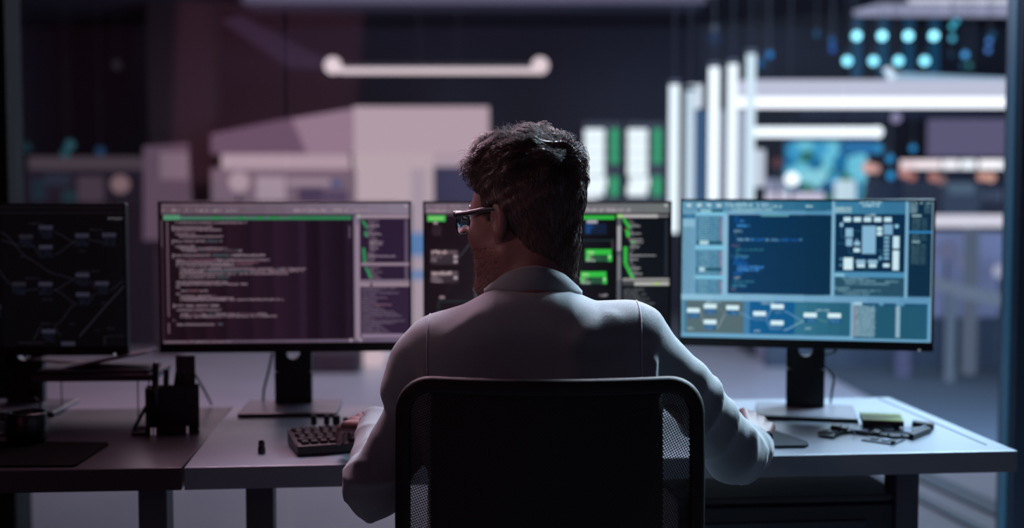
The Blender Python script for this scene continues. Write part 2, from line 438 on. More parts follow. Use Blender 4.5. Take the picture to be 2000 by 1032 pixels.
# ---- display 3: blue engineering layout
def content_blue():
    s = Scr(1332, 392, 1822, 668)
    s.hgrad(1332, 392, 1822, 668, '#7ab0cf', '#4f8cb2', 12, 0)
    s.hgrad(1332, 392, 1630, 410, '#5f97b4', '#1f5f80', 12, 1)
    for x in (1341, 1362, 1382, 1402): s.text(x, 396, x + 9, 8, '#cfe8ea', 2, None, .02)
    s.text(1419, 394, 1512, 10, '#9cc3d2', 2, None, .25); s.text(1432, 405, 1512, 7, '#8cb8c6', 2, None, .02)
    s.text(1515, 399, 1531, 6, '#a8d0da', 2); s.text(1578, 399, 1592, 5, '#a8d0da', 2)
    s.rect(1364, 409, 1415, 414, '#0b4a60', 2); s.rect(1369, 409, 1391, 415, '#8fbfcc', 3)
    s.rect(1334, 419, 1358, 427, '#0f5b85', 2); s.rect(1340, 421, 1353, 425, '#3f86ab', 3); s.rect(1334, 427, 1358, 444, '#86b5cf', 2)
    for (a, b) in ((422, 480), (490, 544), (550, 580)):
        s.rect(1361, a, 1414, b, '#3b7796', 2)
        y = a + 2
        while y < b - 4:
            s.text(1366, y, 1387, 2.4, '#8db9cc', 3); s.text(1389, y, 1405, 2.4, '#78a8be', 3); s.text(1408, y, 1414, 2.4, '#c08a9c', 3); y += 4.6
    for y, x in ((472, 1368), (526, 1367)):
        s.rect(1361, y, 1414, y + 7, '#0b5066', 4); s.rect(x, y, x + (18 if y < 500 else 12), y + 7.5, '#aed2dc', 5)
    s.rect(1361, 414, 1420, 421, '#7cc0dc', 3); s.rect(1359, 482, 1420, 490, '#7cc0dc', 3); s.rect(1359, 542, 1420, 549, '#7cc0dc', 3)
    s.rect(1414, 418, 1425, 580, '#86b6d2', 3)
    s.hgrad(1425, 419, 1630, 578, '#00355c', '#022c48', 8, 2)
    s.hgrad(1425, 412, 1630, 418, '#7aaac6', '#4a8ab0', 4, 3); s.rect(1490, 418, 1545, 422, '#5a9aa8', 4)
    B = ['#1d66b4', '#1a4f9c', '#3b86c8']; 
    for x0, y, x1, c in ((1438, 425, 1444, '#0c5aa6'), (1437, 432, 1460, '#0e57a6'), (1443, 441, 1468, '#3d92d8'), (1437, 452, 1453, '#6f93ac'), (1438, 459, 1443, '#2a5c70'),
                         (1443, 469, 1506, '#6fa0c8'), (1510, 469, 1572, '#4d86ac'), (1433, 481, 1448, '#58506c'), (1441, 489, 1498, '#2b7280'), (1441, 496, 1447, '#2b6070'),
                         (1432, 503, 1466, '#3f80a0'), (1438, 509, 1460, '#1463b8'), (1437, 517, 1465, '#1463b8'), (1444, 524, 1502, '#3d82cc'), (1444, 530, 1490, '#3f8ad8'),
                         (1437, 537, 1456, '#1261b2'), (1437, 546, 1450, '#7f98aa'), (1436, 554, 1483, '#2f6f88'), (1434, 562, 1462, '#3d83a0'), (1432, 569, 1442, '#5c6070')):
        s.text(x0, y - 3, x1, 5.6, c, 4, B, .12)
    s.rect(1629, 392, 1635, 580, '#7eb0cc', 4)
    s.hgrad(1635, 392, 1775, 417, '#3b7ea2', '#336f92', 3, 2)
    s.text(1682, 392, 1724, 4.5, '#a6cedd', 3); s.text(1688, 398, 1720, 4.5, '#b7dbe6', 3)
    for k in range(3): s.text(1635, 403 + k * 4, 1667, 3.2, '#b4d2d2', 3, None, .02)
    s.rect(1636, 417, 1770, 531, '#032a48', 3); s.text(1694, 416, 1713, 5, '#9cc6d6', 4)
    W = '#bfe2ee'; L_ = '#8fbcd6'
    for i in range(5): s.rect(1652 + i * 19.4, 423, 1666 + i * 19.4, 432, W, 5)
    s.rect(1645, 434, 1651, 442, L_, 5); s.rect(1750, 437, 1757, 444, '#8cc4de', 5)
    s.rect(1656, 445, 1670, 462, L_, 5); s.rect(1657, 465, 1669, 480, '#86b4ce', 5)
    for (yy) in (451, 457): s.rect(1656, yy, 1670, yy + 1, '#6a9cb8', 6)
    s.rect(1688, 440, 1714, 495, '#83b3d0', 5); s.rect(1716, 442, 1726, 459, W, 5); s.rect(1716, 449, 1726, 451, '#3f7ea0', 6)
    s.rect(1729, 437, 1746, 457, '#7aa8c6', 5); s.rect(1673, 471, 1684, 479, L_, 5); s.rect(1676, 466, 1680, 471, '#6a9ab4', 5); s.rect(1672, 484, 1684, 492, W, 5)
    for i in range(6): s.rect(1730, 461 + i * 8, 1740, 466 + i * 8, '#7aaec8', 5)
    s.rect(1729, 514, 1741, 521, W, 5); s.rect(1747, 460, 1759, 484, W, 5); s.rect(1747, 488, 1759, 527, '#c8e6f0', 5)
    s.rect(1653, 503, 1671, 527, '#cdeaf2', 5); s.rect(1677, 507, 1695, 514, L_, 5); s.rect(1700, 507, 1718, 514, L_, 5); s.rect(1679, 515, 1694, 522, W, 5); s.rect(1702, 515, 1716, 522, W, 5)
    s.rect(1645, 504, 1651, 508, '#4c86a4', 5); s.rect(1645, 516, 1651, 520, '#4c86a4', 5); s.rect(1721, 500, 1726, 507, '#6aa4c0', 5)
    for a, b in (((1648, 444), (1648, 462)), ((1648, 462), (1656, 466)), ((1663, 482), (1663, 494)), ((1663, 494), (1672, 496)), ((1640, 475), (1656, 475)), ((1725, 488), (1725, 500)), ((1716, 488), (1725, 488)), ((1672, 450), (1688, 450)), ((1690, 525), (1712, 525))):
        s.line([a, b], 1.1, '#2c6480', 4)
    s.rect(1770, 392, 1776, 582, '#79acca', 4)
    s.rect(1635, 531, 1770, 542, '#4a8ab0', 2); s.rect(1636, 535, 1655, 540, '#8cc0d8', 3)
    s.rect(1637, 542, 1770, 578, '#244d62', 3)
    for x0, y, x1 in ((1650, 543, 1700), (1655, 548, 1718), (1733, 549, 1759), (1657, 554, 1742), (1637, 563, 1665), (1642, 568, 1725), (1652, 574, 1704)): s.text(x0, y - 1.6, x1, 4, '#6f9cae', 4)
    s.rect(1776, 392, 1820, 578, '#082c44', 2)
    s.text(1780, 392, 1792, 5, '#8cb4c2', 3); s.text(1797, 393, 1818, 4, '#8cb4c2', 3)
    for k in range(5): s.text(1778, 398 + k * 3.4, 1792, 2.8, '#88aebc', 3, None, .02); s.text(1806, 399 + k * 3.2, 1817, 2.2, '#5c8494', 3)
    s.rect(1782, 418, 1800, 421.5, '#8fb2ba', 3)
    for k in range(12): s.text(1783, 424 + k * 3.8, 1798, 2.3, '#50727c', 3); s.text(1801, 424 + k * 3.8, 1811, 2.3, '#3f6472', 3)
    s.rect(1776, 450, 1820, 453.5, '#2f86c4', 4); s.rect(1783, 469, 1798, 472.5, '#84a8b2', 3)
    for k in range(11): s.text(1782, 475 + k * 3.7, 1797, 2.4, '#4b6f78', 3); s.text(1799, 475 + k * 3.7, 1809, 2.4, '#41646c', 3)
    s.rect(1820, 392, 1822, 668, '#7f9fb0', 4)
    s.hgrad(1332, 580, 1822, 592, '#8dbdd6', '#5a8fb4', 8, 3)
    # lower node strip
    s.rect(1337, 593, 1458, 659, '#52686e', 3); s.rect(1458, 593, 1470, 659, '#3f7ba6', 3); s.rect(1470, 593, 1559, 659, '#07598c', 3); s.hgrad(1559, 593, 1668, 659, '#30718c', '#225c74', 5, 3)
    s.rect(1337, 593, 1343, 659, '#3d7898', 4)
    N = [(1344, 609), (1378, 600), (1423, 602), (1378, 632), (1477, 613), (1512, 598), (1512, 631), (1577, 614), (1624, 614)]
    for x, y in N:
        s.rect(x, y, x + 25.5, y + 9, '#d4eff6', 6)
        s.rect(x + 2, y + 9.5, x + 24, y + 20, '#0e4f80', 5)
        for k in range(3): s.text(x + s.rg.choice((2, 8)), y + 11 + k * 3, x + 22, 1.8, '#5f9ac4', 6)
    def wire(a, b, c='#6fa0c4'): s.curve(a, b, 1.6, c, 5, .8)
    wire((1370, 616), (1378, 640), '#7f9096'); wire((1404, 606), (1422, 618), '#6f8086'); wire((1404, 650), (1422, 620), '#8fa0a6'); wire((1449, 617), (1478, 628)); wire((1502, 628), (1514, 610)); wire((1502, 630), (1514, 648))
    wire((1538, 612), (1577, 630)); wire((1538, 650), (1577, 632), '#8cb8d0'); wire((1604, 626), (1624, 632), '#5a8a90')
    for x, y, w in ((1345, 648, 12), (1479, 650, 12), (1580, 643, 12), (1382, 594, 32), (1493, 594, 26), (1601, 606, 26)): s.text(x, y, x + w, 4.5, '#93b4c0', 5)
    s.rect(1668, 590, 1674, 664, '#78a8c6', 4); s.rect(1674, 594, 1815, 663, '#1f556e', 3); s.rect(1674, 591, 1690, 597, '#a6ccdc', 5)
    s.rect(1690, 593, 1815, 597, '#0c4a70', 4); s.rect(1723, 592, 1731, 597, '#5a96b4', 5); s.rect(1755, 592, 1770, 597, '#5a96b4', 5)
    for k in range(16):
        y = 598.5 + k * 3.85
        s.text(1678, y, 1714 + (k % 3), 2.9, '#9ec6d4', 5, None, .02); s.rect(1674.5, y, 1678, y + 2.6, '#b08a90', 5); s.rect(1755, y, 1763, y + 2.6, '#a6ccdc', 5)
    s.rect(1815, 592, 1820, 664, '#5f9cc4', 4); s.rect(1332, 660, 1822, 668, '#6aa2c4', 2)
    return s

# ---- display 0: dark graph
def content_graph():
    s = Scr(-236, 401, 241, 684); s.dim = .45
    s.hgrad(-236, 401, 241, 684, '#06060a', '#131218', 10, 0)
    for y, c in ((402, '#1d1c24'), (407, '#17161d'), (415, '#23222b')): s.rect(-236, y, 241, y + 1.6, c, 1)
    s.text(211, 424.5, 240, 5, '#75717c', 3, None, .02)
    N = '#3d3d50'; Wc = '#32323e'
    nodes = [(36, 459), (75, 441), (74, 480), (146, 457), (199, 456), (20, 554), (72, 554), (145, 536), (183, 553), (145, 575), (76, 649), (114, 674), (-60, 470), (-100, 560), (-30, 600), (-150, 500), (-120, 640)]
    for x, y in nodes:
        s.rect(x, y, x + 27, y + 8, N if x > 60 else '#2c2c36', 3)
        for k in range(4): s.text(x + s.rg.choice((0, 6)), y + 10 + k * 4.2, x + 26, 2.2, '#222c42', 3)
    w = lambda a, b: s.curve(a, b, 1.1, Wc, 2, .8)
    w((103, 454), (146, 474)); w((103, 500), (146, 474)); w((172, 470), (198, 474)); w((62, 480), (76, 500)); w((100, 571), (144, 549)); w((104, 571), (146, 597)); w((172, 552), (186, 568)); w((170, 592), (186, 576))
    w((0, 455), (60, 510)); s.line([(60, 510), (95, 535), (144, 549)], 1.1, Wc); w((46, 571), (72, 568)); w((212, 571), (240, 552))
    s.line([(150, 664), (205, 600), (240, 562)], 1.8, '#3a3542'); w((104, 640), (146, 597)); w((58, 670), (76, 642)); w((100, 640), (114, 662)); w((30, 676), (80, 676)); w((0, 470), (36, 480)); w((-40, 480), (20, 560))
    for x, y, ww in ((55, 436, 30), (175, 448, 26), (150, 531, 42), (46, 545, 28), (75, 636, 26), (180, 650, 14), (205, 646, 16), (78, 588, 20), (152, 491, 14), (36, 501, 12), (195, 595, 12), (130, 637, 12)): s.text(x, y, x + ww, 2.6, '#2d2c38', 3)
    s.line([(199, 664), (240, 662)], 1.1, '#2a2a36'); s.line([(200, 664), (200, 680)], 1.1, '#3c3a46')
    return s

# ------------------------------------------------------------------ monitors
BLACK = mat('monitor_plastic_black', '#0c0b0e', .38, spec=.35)
BLACKM = mat('monitor_stand_metal', '#0b0b0e', .35, metal=.3)
SILVERB = mat('monitor_base_satin', '#85838c', .25, metal=.0); BASEE = mat('monitor_base_edge', '#0c0a0e', .6)  # base top paled for what it reflects; front edge stays dark
DESKZ = .74

def make_monitor(label, px0, px1, py0, py1, Yl, Yr, content, base_Y, base_cx, clabel):
    a = P(px0, py0, Yl); b = P(px1, py0, Yr)
    a0 = P(px0, py1, Yl); b0 = P(px1, py1, Yr)
    w = math.hypot(b.x - a.x, b.y - a.y); rz = math.atan2(b.y - a.y, b.x - a.x)
    zt = (a.z + b.z) / 2; zb = (a0.z + b0.z) / 2; h = zt - zb
    mid = (a + b) / 2
    R = Matrix.Rotation(rz, 4, 'Z')
    off = R @ Vector((0, .10, 0))
    root = thing('monitor', label, 'monitor', (mid.x + off.x, mid.y + off.y, DESKZ), rz, 'monitors standing in a row on the desks')
    zc = (zt + zb) / 2 - DESKZ
    # housing: front rim + shell
    bm = bmesh.new()
    y0 = -.10
    box(bm, -w / 2, w / 2, y0 + .002, y0 + .022, zc - h / 2, zc + h / 2, .004)
    box(bm, -w * .3, w * .3, y0 + .02, y0 + .05, zc - h * .3, zc + h * .32, .012)
    t = .0055; bb = .0215
    box(bm, -w / 2, w / 2, y0 - .0035, y0 + .003, zc - h / 2, zc - h / 2 + bb, .0012)
    box(bm, -w / 2, w / 2, y0 - .0035, y0 + .003, zc + h / 2 - t, zc + h / 2, .0012)
    for sx in (-1, 1):
        xx = sx * (w / 2 - t / 2)
        box(bm, xx - t / 2, xx + t / 2, y0 - .0035, y0 + .003, zc - h / 2, zc + h / 2, .0012)
    obj('housing', bm, BLACK, root)
    sw, sh = w - 2 * t, h - t - bb
    content.build('screen', sw, sh, root, Matrix.Translation((0, y0 - .0005, zc + (bb - t) / 2)))
    # stand
    inv = R.inverted()
    bc = inv @ (Vector((base_cx, base_Y + .095, DESKZ)) - root.location)
    bx_, by_ = bc.x, bc.y
    bm = bmesh.new(); box(bm, bx_ - .118, bx_ + .118, by_ - .095, by_ + .095, .0005, .011, .004)
    sb_ = obj('stand_base', bm, SILVERB, root)
    bm = bmesh.new(); box(bm, bx_ - .1175, bx_ + .1175, by_ - .0965, by_ - .094, .001, .0098); obj('base_edge', bm, BASEE, sb_)
    # neck: plate with a round cable hole near the top
    ny = max(by_ + .05, -.02); hw0, hw1 = .048, .044; zt_ = zc - .02; zh = zc - h / 2 - .012; rh = .017
    bm = bmesh.new()
    n = 24
    for yy in (ny - .012, ny + .012):
        pass
    def outer(k):
        an = 2 * PI * k / n; c, s_ = math.cos(an), math.sin(an)
        zz0, zz1 = zh - .05, zh + .05
        m = max(abs(c) / .046, abs(s_) / .05); return Vector((c / m, 0, zh + s_ / m))
    fr = {}
    for side, yy in ((0, ny - .012), (1, ny + .012)):
        fr[side] = ([bm.verts.new((bx_ + outer(k).x, yy, outer(k).z)) for k in range(n)],
                    [bm.verts.new((bx_ + rh * math.cos(2 * PI * k / n), yy, zh + rh * math.sin(2 * PI * k / n))) for k in range(n)])
        for k in range(n):
            j = (k + 1) % n; bm.faces.new((fr[side][0][k], fr[side][0][j], fr[side][1][j], fr[side][1][k]))
    for k in range(n):
        j = (k + 1) % n
        bm.faces.new((fr[0][1][k], fr[0][1][j], fr[1][1][j], fr[1][1][k])); bm.faces.new((fr[0][0][k], fr[0][0][j], fr[1][0][j], fr[1][0][k]))
    box(bm, bx_ - .046, bx_ + .046, ny - .012, ny + .012, .008, zh - .0499)
    box(bm, bx_ - .046, bx_ + .046, ny - .012, ny + .012, zh + .0499, zc + .03)
    obj('stand_neck', bm, BLACKM, root)
    bm = bmesh.new(); box(bm, -.04, .04, y0 + .045, ny + .0, zc - .04, zc + .03, .004); obj('mount_arm', bm, BLACKM, root)
    bm = bmesh.new(); box(bm, w / 2 - .0335, w / 2 - .0285, y0 - .0045, y0 - .003, zc - h / 2 + .0005, zc - h / 2 + .0055)
    obj('power_light', bm, glow('power_led', '#eaf4ff', 2.2 if px0 > 1000 else .25 if px0 < 0 else .8), root)
    return root

M0 = make_monitor('black monitor showing a dark node diagram, standing on the shadowed desk beside the pen holder', -240, 245, 397, 695, 2.93, 2.94, content_graph(), 2.93, G(5, 815, DESKZ).x, '')
M1 = make_monitor('black monitor showing a dark code editor with a green tab bar and file list', 308, 803, 393, 688, 2.95, 2.99, content_code(), 2.92, -.545, '')
M2 = make_monitor('black monitor with bright green node boxes, partly hidden behind the seated person', 826, 1312, 393, 687, 2.97, 3.0, content_nodes(), 2.93, .09, '')
M3 = make_monitor('black monitor showing a blue circuit layout and node strip, above the green-topped block', 1328, 1828, 389, 681, 2.985, 2.865, content_blue(), 2.865, .713, '')

# ------------------------------------------------------------------ desks
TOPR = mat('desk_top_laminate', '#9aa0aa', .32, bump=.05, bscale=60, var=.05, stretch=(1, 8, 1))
TOPL = mat('desk_top_laminate_dim', '#423740', .34, bump=.05, bscale=60, var=.05, stretch=(1, 8, 1))  # darker laminate copy, the dark side's shade put into its colour
LEGM = mat('desk_leg_painted', '#3a3640', .5)
A_ = Vector((-.645, 2.382, 0)); RZ = math.radians(5.3)

def desk(label, origin, rz, w, d, topm, mirror, legs):
    em_ = mat('desk_edge_maroon', '#26181f', .6) if mirror else mat('desk_edge_slate', '#70767f', .55)  # shade of the front edge put into a darker strip colour
    t = thing('office_desk', label, 'desk', origin, rz)
    x0, x1 = (0.002, w) if not mirror else (-w, -0.002)
    bm = bmesh.new(); box(bm, x0, x1, 0, d, DESKZ - .045, DESKZ, .0018); obj('tabletop', bm, topm, t)
    obj('edge_band', bx(x0 + .0005, x1 - .0005, -.0015, .0005, DESKZ - .0445, DESKZ - .0012), em_, t)
    bm = bmesh.new(); box(bm, x0 + .12, x1 - .12, .30, .35, DESKZ - .085, DESKZ - .0455, .002); obj('crossbar', bm, LEGM, t)
    for px, hw in legs:
        g = G(px, 1000, .55); v = g - Vector(origin); lx = v.x * math.cos(rz) + v.y * math.sin(rz)
        ly = .14
        # where the column's own line of sight crosses the leg row
        r = ray(px, 1000); k = r[0] / r[1]; c_, s_ = math.cos(rz), math.sin(rz)
        ox, oy = origin[0] - s_ * ly, origin[1] + c_ * ly
        lx = (k * oy - ox) / (c_ - k * s_)
        bm = bmesh.new(); box(bm, lx - hw, lx + hw, ly - .02, ly + .05, .04, DESKZ - .046, .003); l = obj('leg', bm, LEGM, t)
        bm = bmesh.new(); box(bm, lx - .03, lx + .03, -.02 + .05, d - .05, 0.001, .04, .004); obj('foot_bar', bm, LEGM, l)
    return t
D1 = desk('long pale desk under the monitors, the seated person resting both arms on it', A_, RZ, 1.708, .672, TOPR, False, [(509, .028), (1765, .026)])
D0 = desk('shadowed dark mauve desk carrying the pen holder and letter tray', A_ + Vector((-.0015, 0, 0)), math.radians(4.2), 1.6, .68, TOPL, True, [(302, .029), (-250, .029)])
# groove / cable flap on the right side of the desk
bm = bmesh.new(); box(bm, 1.668, 1.672, .06, .65, DESKZ - .0002, DESKZ + .0012); obj('edge_strip', bm, mat('desk_groove', '#3d4654', .5), D1)

# drawer cabinet under the desk
CABM = mat('cabinet_black_steel', '#191b21', .42, spec=.4)
c0 = G(1385, 970, .66); 
cab = thing('drawer_cabinet', 'low black drawer cabinet under the pale desk beside its leg', 'cabinet', (0.585, 2.845, 0), RZ)
obj('cabinet_body', bx(-.245, .245, -.20, .22, .04, .606, .004), CABM, cab)
obj('cabinet_top', bx(-.25, .25, -.215, .225, .606, .620, .003), mat('cabinet_top_edge', '#1b1a22', .55), cab)
for k in range(3):
    z0 = .05 + k * .185
    d = obj('drawer', bx(-.235, .235, -.216, -.199, z0, z0 + .178, .003), CABM, cab)
    obj('handle', bx(-.20, .17, -.222, -.214, z0 + .105, z0 + .145, .004), mat('cabinet_handle', '#24272e', .35), d)
for sx in (-.2, .2):
    for sy in (-.15, .18):
        bm = bmesh.new(); cyl(bm, (sx - .012, sy, .0205), (sx + .012, sy, .0205), .02, n=16); obj('caster', bm, BLACK, cab, True)

# ------------------------------------------------------------------ cables behind stands
def cable(name, label, pts, r=.0032):
    bm = bmesh.new(); tube(bm, smooth_pts(pts, 6), r, 8)
    return tag(obj(name, bm, BLACK, None, True), label, 'cable')
cable('power_cable', 'black cable bowing out from the stand of the blue-screened monitor', [P(1600, 692, 3.08), P(1606, 712, 3.085), P(1622, 728, 3.09), P(1628, 742, 3.09), P(1625, 765, 3.09), G(1622, 787, DESKZ + .004)])
cable('power_cable', 'short black cable looping out under the housing of the blue-screened monitor', [P(1606, 694, 3.06), P(1618, 691, 3.06), P(1630, 687, 3.06), P(1633, 678, 3.06), P(1632, 668, 3.05)], .0035)
cable('power_cable', 'thin black cable hanging beside the stand of the code editor monitor', [P(532, 690, 3.10), P(524, 728, 3.10), P(516, 760, 3.10), G(514, 785, DESKZ + .004)])
cable('power_cable', 'black cable end dropping behind the dark node diagram monitor stand', [P(55, 762, 3.07), P(68, 778, 3.03), G(88, 797, DESKZ + .004)])

# ------------------------------------------------------------------ keyboard
KB = mat('keyboard_black', '#15100f', .4); KEYM = mat('keycap_black', '#1f191d', .35)
kb = thing('keyboard', 'black keyboard with square keys in front of the code editor monitor', 'keyboard', (-.437, 2.478, DESKZ), math.radians(19))
bm = bmesh.new(); vs = box(bm, 0, .31, 0, .135, .001, .022, .003)
for v in vs:
    if v.co.z > .012: v.co.z += v.co.y * .08
obj('keyboard_case', bm, KB, kb)
bm = bmesh.new(); box(bm, -.0012, .0005, .004, .131, .019, .0235)
for v in bm.verts: v.co.z += v.co.y * .08
obj('edge_trim', bm, mat('keyboard_trim', '#8a7a84', .25, metal=.8), kb)
kp = .0192
bm = bmesh.new(); vs = box(bm, -.0082, .0082, -.0082, .0082, 0, .0062, .0015)
for v in vs:
    if v.co.z > .004: v.co.x *= .84; v.co.y *= .84
key0 = obj('key', bm, KEYM, kb)
first = True
for r in range(6):
    for c in range(16):
        k = key0 if first else key0.copy()
        if not first: COL.objects.link(k)
        first = False
        y = .016 + r * .0205; k.location = (.014 + c * kp - (.004 * (r % 2)) + .004, y, .0222 + y * .08)

# knobs behind the keyboard
KN = mat('knob_black', '#141014', .35); KNS = mat('knob_stem_bright', '#9a8f9c', .25, metal=.9)
def knob(label, X, Y, s=1., upright=True, hgt=.034):
    t = thing('control_knob', label, 'knob', (X, Y, DESKZ), 0, 'small black knobs on the desk by the keyboard')
    bm = bmesh.new(); lathe(bm, [(0, .0005), (.0065 * s, .0005), (.0065 * s, .004), (.003 * s, .005), (.003 * s, hgt - .02), (0, hgt - .02)], 16); obj('stem', bm, KNS, t, True)
    bm = bmesh.new(); lathe(bm, [(0, hgt - .021), (.0065 * s, hgt - .021), (.0072 * s, hgt - .018), (.0066 * s, hgt - .002), (.0055 * s, hgt), (0, hgt)], 16); obj('cap', bm, KN, t)
    return t
kl = ['black knob on a bright stem, closest to the empty end of the keyboard', 'slim black knob second along from the keyboard corner', 'thickest black knob in the row behind the keyboard', 'black knob nearest the fingers of the hand at the keyboard']
for (px, s), l in zip(((612, 1.0), (637, .95), (656, 1.25), (674, .9)), kl):
    g = G(px, 847, DESKZ); knob(l, g.x, g.y + .01, s, hgt=.039 if s != .9 else .034)
t = thing('metal_connector', 'small dark cylindrical connector standing alone on the desk before the keyboard', 'connector', G(511, 886, DESKZ), 0)
bm = bmesh.new(); lathe(bm, [(0, .0004), (.0075, .0004), (.0078, .003), (.0078, .012), (.006, .0135), (.006, .015), (0, .015)], 20); obj('collar', bm, KN, t, True)
bm = bmesh.new(); lathe(bm, [(0, .0145), (.0068, .0145), (.0068, .022), (.005, .027), (.002, .0285), (0, .0285)], 20); obj('cap', bm, mat('connector_dark', '#2a2129', .25, metal=.5), t, True)

# ------------------------------------------------------------------ mouse + pads on the right
bm = bmesh.new()
gp = [G(x, y, DESKZ) for x, y in ((1400, 878), (1572, 876), (1579, 873), (1576, 868), (1505, 843), (1400, 843))]
prism(bm, [(p.x, p.y) for p in gp], DESKZ + .0005, DESKZ + .0065)
tag(obj('mouse_pad', bm, mat('mouse_pad_charcoal', '#2c343d', .7)), 'charcoal mouse pad with pointed corner under the hand on the mouse', 'mouse pad')
mo = thing('computer_mouse', 'black computer mouse held under the hand near the blue-screened monitor', 'mouse', (.508, 2.63, DESKZ + .0066), math.radians(-12))
bm = bmesh.new(); bmesh.ops.create_uvsphere(bm, u_segments=24, v_segments=14, radius=1)
for v in bm.verts: v.co = Vector((v.co.x * .031, v.co.y * .056, max(0, v.co.z) * .030 + .0005))
obj('mouse_shell', bm, mat('mouse_black', '#111217', .3), mo, True)
bm = bmesh.new(); cyl(bm, (-.003, .03, .026), (.003, .03, .026), .008, n=16); obj('scroll_wheel', bm, mat('mouse_wheel', '#2a2b30', .5), mo, True)

# ------------------------------------------------------------------ circuit boards
PCB = mat('circuit_board_dark', '#1c232b', .4, var=.3, bscale=120); CHIP = mat('chip_grey_metal', '#8fa0b4', .25, metal=.8); CHIPB = mat('chip_black', '#0e1116', .35)
def gp_(pts, z): return [(G(x, y, z).x, G(x, y, z).y) for x, y in pts]
bz = DESKZ + .004
org = G(1710, 848, DESKZ)
cb = thing('circuit_board', 'dark cut-out circuit board with rails lying before the green-topped block', 'circuit board', org)
def loc(pts): return [(x - org.x, y - org.y) for x, y in gp_(pts, DESKZ)]
def part(name, pts, z0, z1, m, par):
    bm = bmesh.new(); prism(bm, loc(pts), z0, z1); return obj(name, bm, m, par)
part('board', [(1600, 855), (1628, 858), (1640, 850), (1660, 847), (1700, 851), (1745, 858), (1790, 858), (1820, 847), (1815, 838), (1780, 840), (1770, 844), (1700, 834), (1672, 838), (1655, 842), (1625, 840), (1605, 846)], .003, .0062, PCB, cb)
part('connector_rail', [(1781, 836), (1823, 842), (1825, 838), (1783, 832)], .001, .014, CHIPB, cb)
part('connector_rail', [(1775, 858), (1812, 845), (1818, 847), (1784, 861)], .001, .013, CHIPB, cb)
part('rail_cover', [(1782, 851), (1806, 843), (1810, 844), (1786, 852.5)], .0131, .0142, CHIP, cb)
part('processor_chip', [(1722, 846), (1744, 848), (1750, 843), (1729, 841)], .006, .0105, CHIP, cb)
part('shield_plate', [(1662, 847), (1694, 851), (1704, 842), (1675, 839)], .006, .0095, mat('shield_grey', '#5d6673', .3, metal=.7), cb)
part('chip', [(1757, 851), (1778, 854), (1783, 847), (1764, 845)], .006, .010, CHIP, cb)
part('chip', [(1704, 853), (1716, 855), (1720, 850), (1709, 848)], .006, .011, CHIPB, cb)
part('chip', [(1640, 846), (1654, 847), (1657, 842), (1644, 841)], .006, .012, CHIPB, cb)
part('port_block', [(1622, 846), (1641, 848), (1644, 843), (1626, 841)], .005, .017, CHIPB, cb)
bm = bmesh.new(); g = G(1612, 851, DESKZ) - org
lathe(bm, [(.0155, .0005), (.0165, .002), (.0165, .009), (.015, .0105), (.009, .0105), (.008, .008), (.008, .0005), (.0155, .0005)], 28, Matrix.Translation(g)); obj('fan_ring', bm, CHIPB, cb, True)
for k, (x, y) in enumerate(((1668, 853), (1735, 856), (1762, 858), (1690, 838), (1632, 853))):
    g = G(x, y, DESKZ) - org; bm = bmesh.new(); lathe(bm, [(0, .006), (.0028, .006), (.0028, .012), (0, .0125)], 10, Matrix.Translation(g)); obj('capacitor', bm, CHIP, cb, True)
org = G(1725, 862, DESKZ)
cb2 = thing('circuit_board', 'smaller blue-grey circuit board at the front edge of the larger board', 'circuit board', org)
part('board', [(1682, 861.5), (1740, 870), (1750, 869), (1768, 861), (1765, 859.5), (1748, 862), (1704, 855)], .0005, .003, mat('circuit_board_bluegrey', '#3e4c5c', .35, var=.3, bscale=150), cb2)
part('chip', [(1700, 861), (1712, 863), (1717, 859.5), (1706, 858)], .003, .0055, CHIPB, cb2)
part('chip', [(1722, 864), (1734, 866), (1740, 862.5), (1729, 861)], .003, .0055, CHIP, cb2)
part('port_block', [(1739, 870), (1747, 870), (1749, 867), (1741, 866)], .003, .009, CHIPB, cb2)
# green-topped block
bl = thing('component_block', 'dark block with a flat yellow-green top at the back of the circuit board', 'component', (G(1725, 833, DESKZ + .013).x, G(1725, 833, DESKZ + .013).y, DESKZ), math.radians(-12))
obj('block_body', bx(-.045, .045, 0, .10, .012, .024, .002), mat('block_dark', '#221b22', .5), bl)
obj('block_top', bx(-.0452, .0452, -.0002, .1002, .024, .0265, .001), mat('block_green', '#b9c878', .6), bl)
for sx in (-.034, .03):
    obj('block_foot', bx(sx - .006, sx + .006, .01, .09, .0003, .012), CHIPB, bl)

# ------------------------------------------------------------------ left desk objects
bm = bmesh.new(); pts = gp_([(-60, 914), (142, 913), (150, 911), (212, 871), (210, 867.5), (60, 866), (-60, 866)], DESKZ)
prism(bm, pts, DESKZ + .0005, DESKZ + .004)
tag(obj('mouse_pad', bm, mat('mouse_pad_maroon', '#0c0609', .95, spec=.1)), 'dark mouse pad at the front of the shadowed desk', 'mouse pad')
# headphones-like rounded dark case
t = thing('coffee_mug', 'dark rounded mug beside the mouse pad on the shadowed desk', 'mug', (-1.045, 2.62, DESKZ + .0005), 0)
bm = bmesh.new(); lathe(bm, [(0, 0), (.034, 0), (.041, .006), (.044, .03), (.042, .062), (.038, .068), (.035, .066), (.038, .04), (.036, .01), (0, .008)], 28); obj('mug_body', bm, mat('mug_dark', '#140d12', .35), t, True)
bm = bmesh.new(); tube(bm, smooth_pts([(-.040, 0, .05), (-.062, 0, .052), (-.068, 0, .034), (-.058, 0, .018), (-.041, 0, .016)], 5), .0045, 8); obj('handle', bm, mat('mug_dark', '#140d12', .35), t, True)

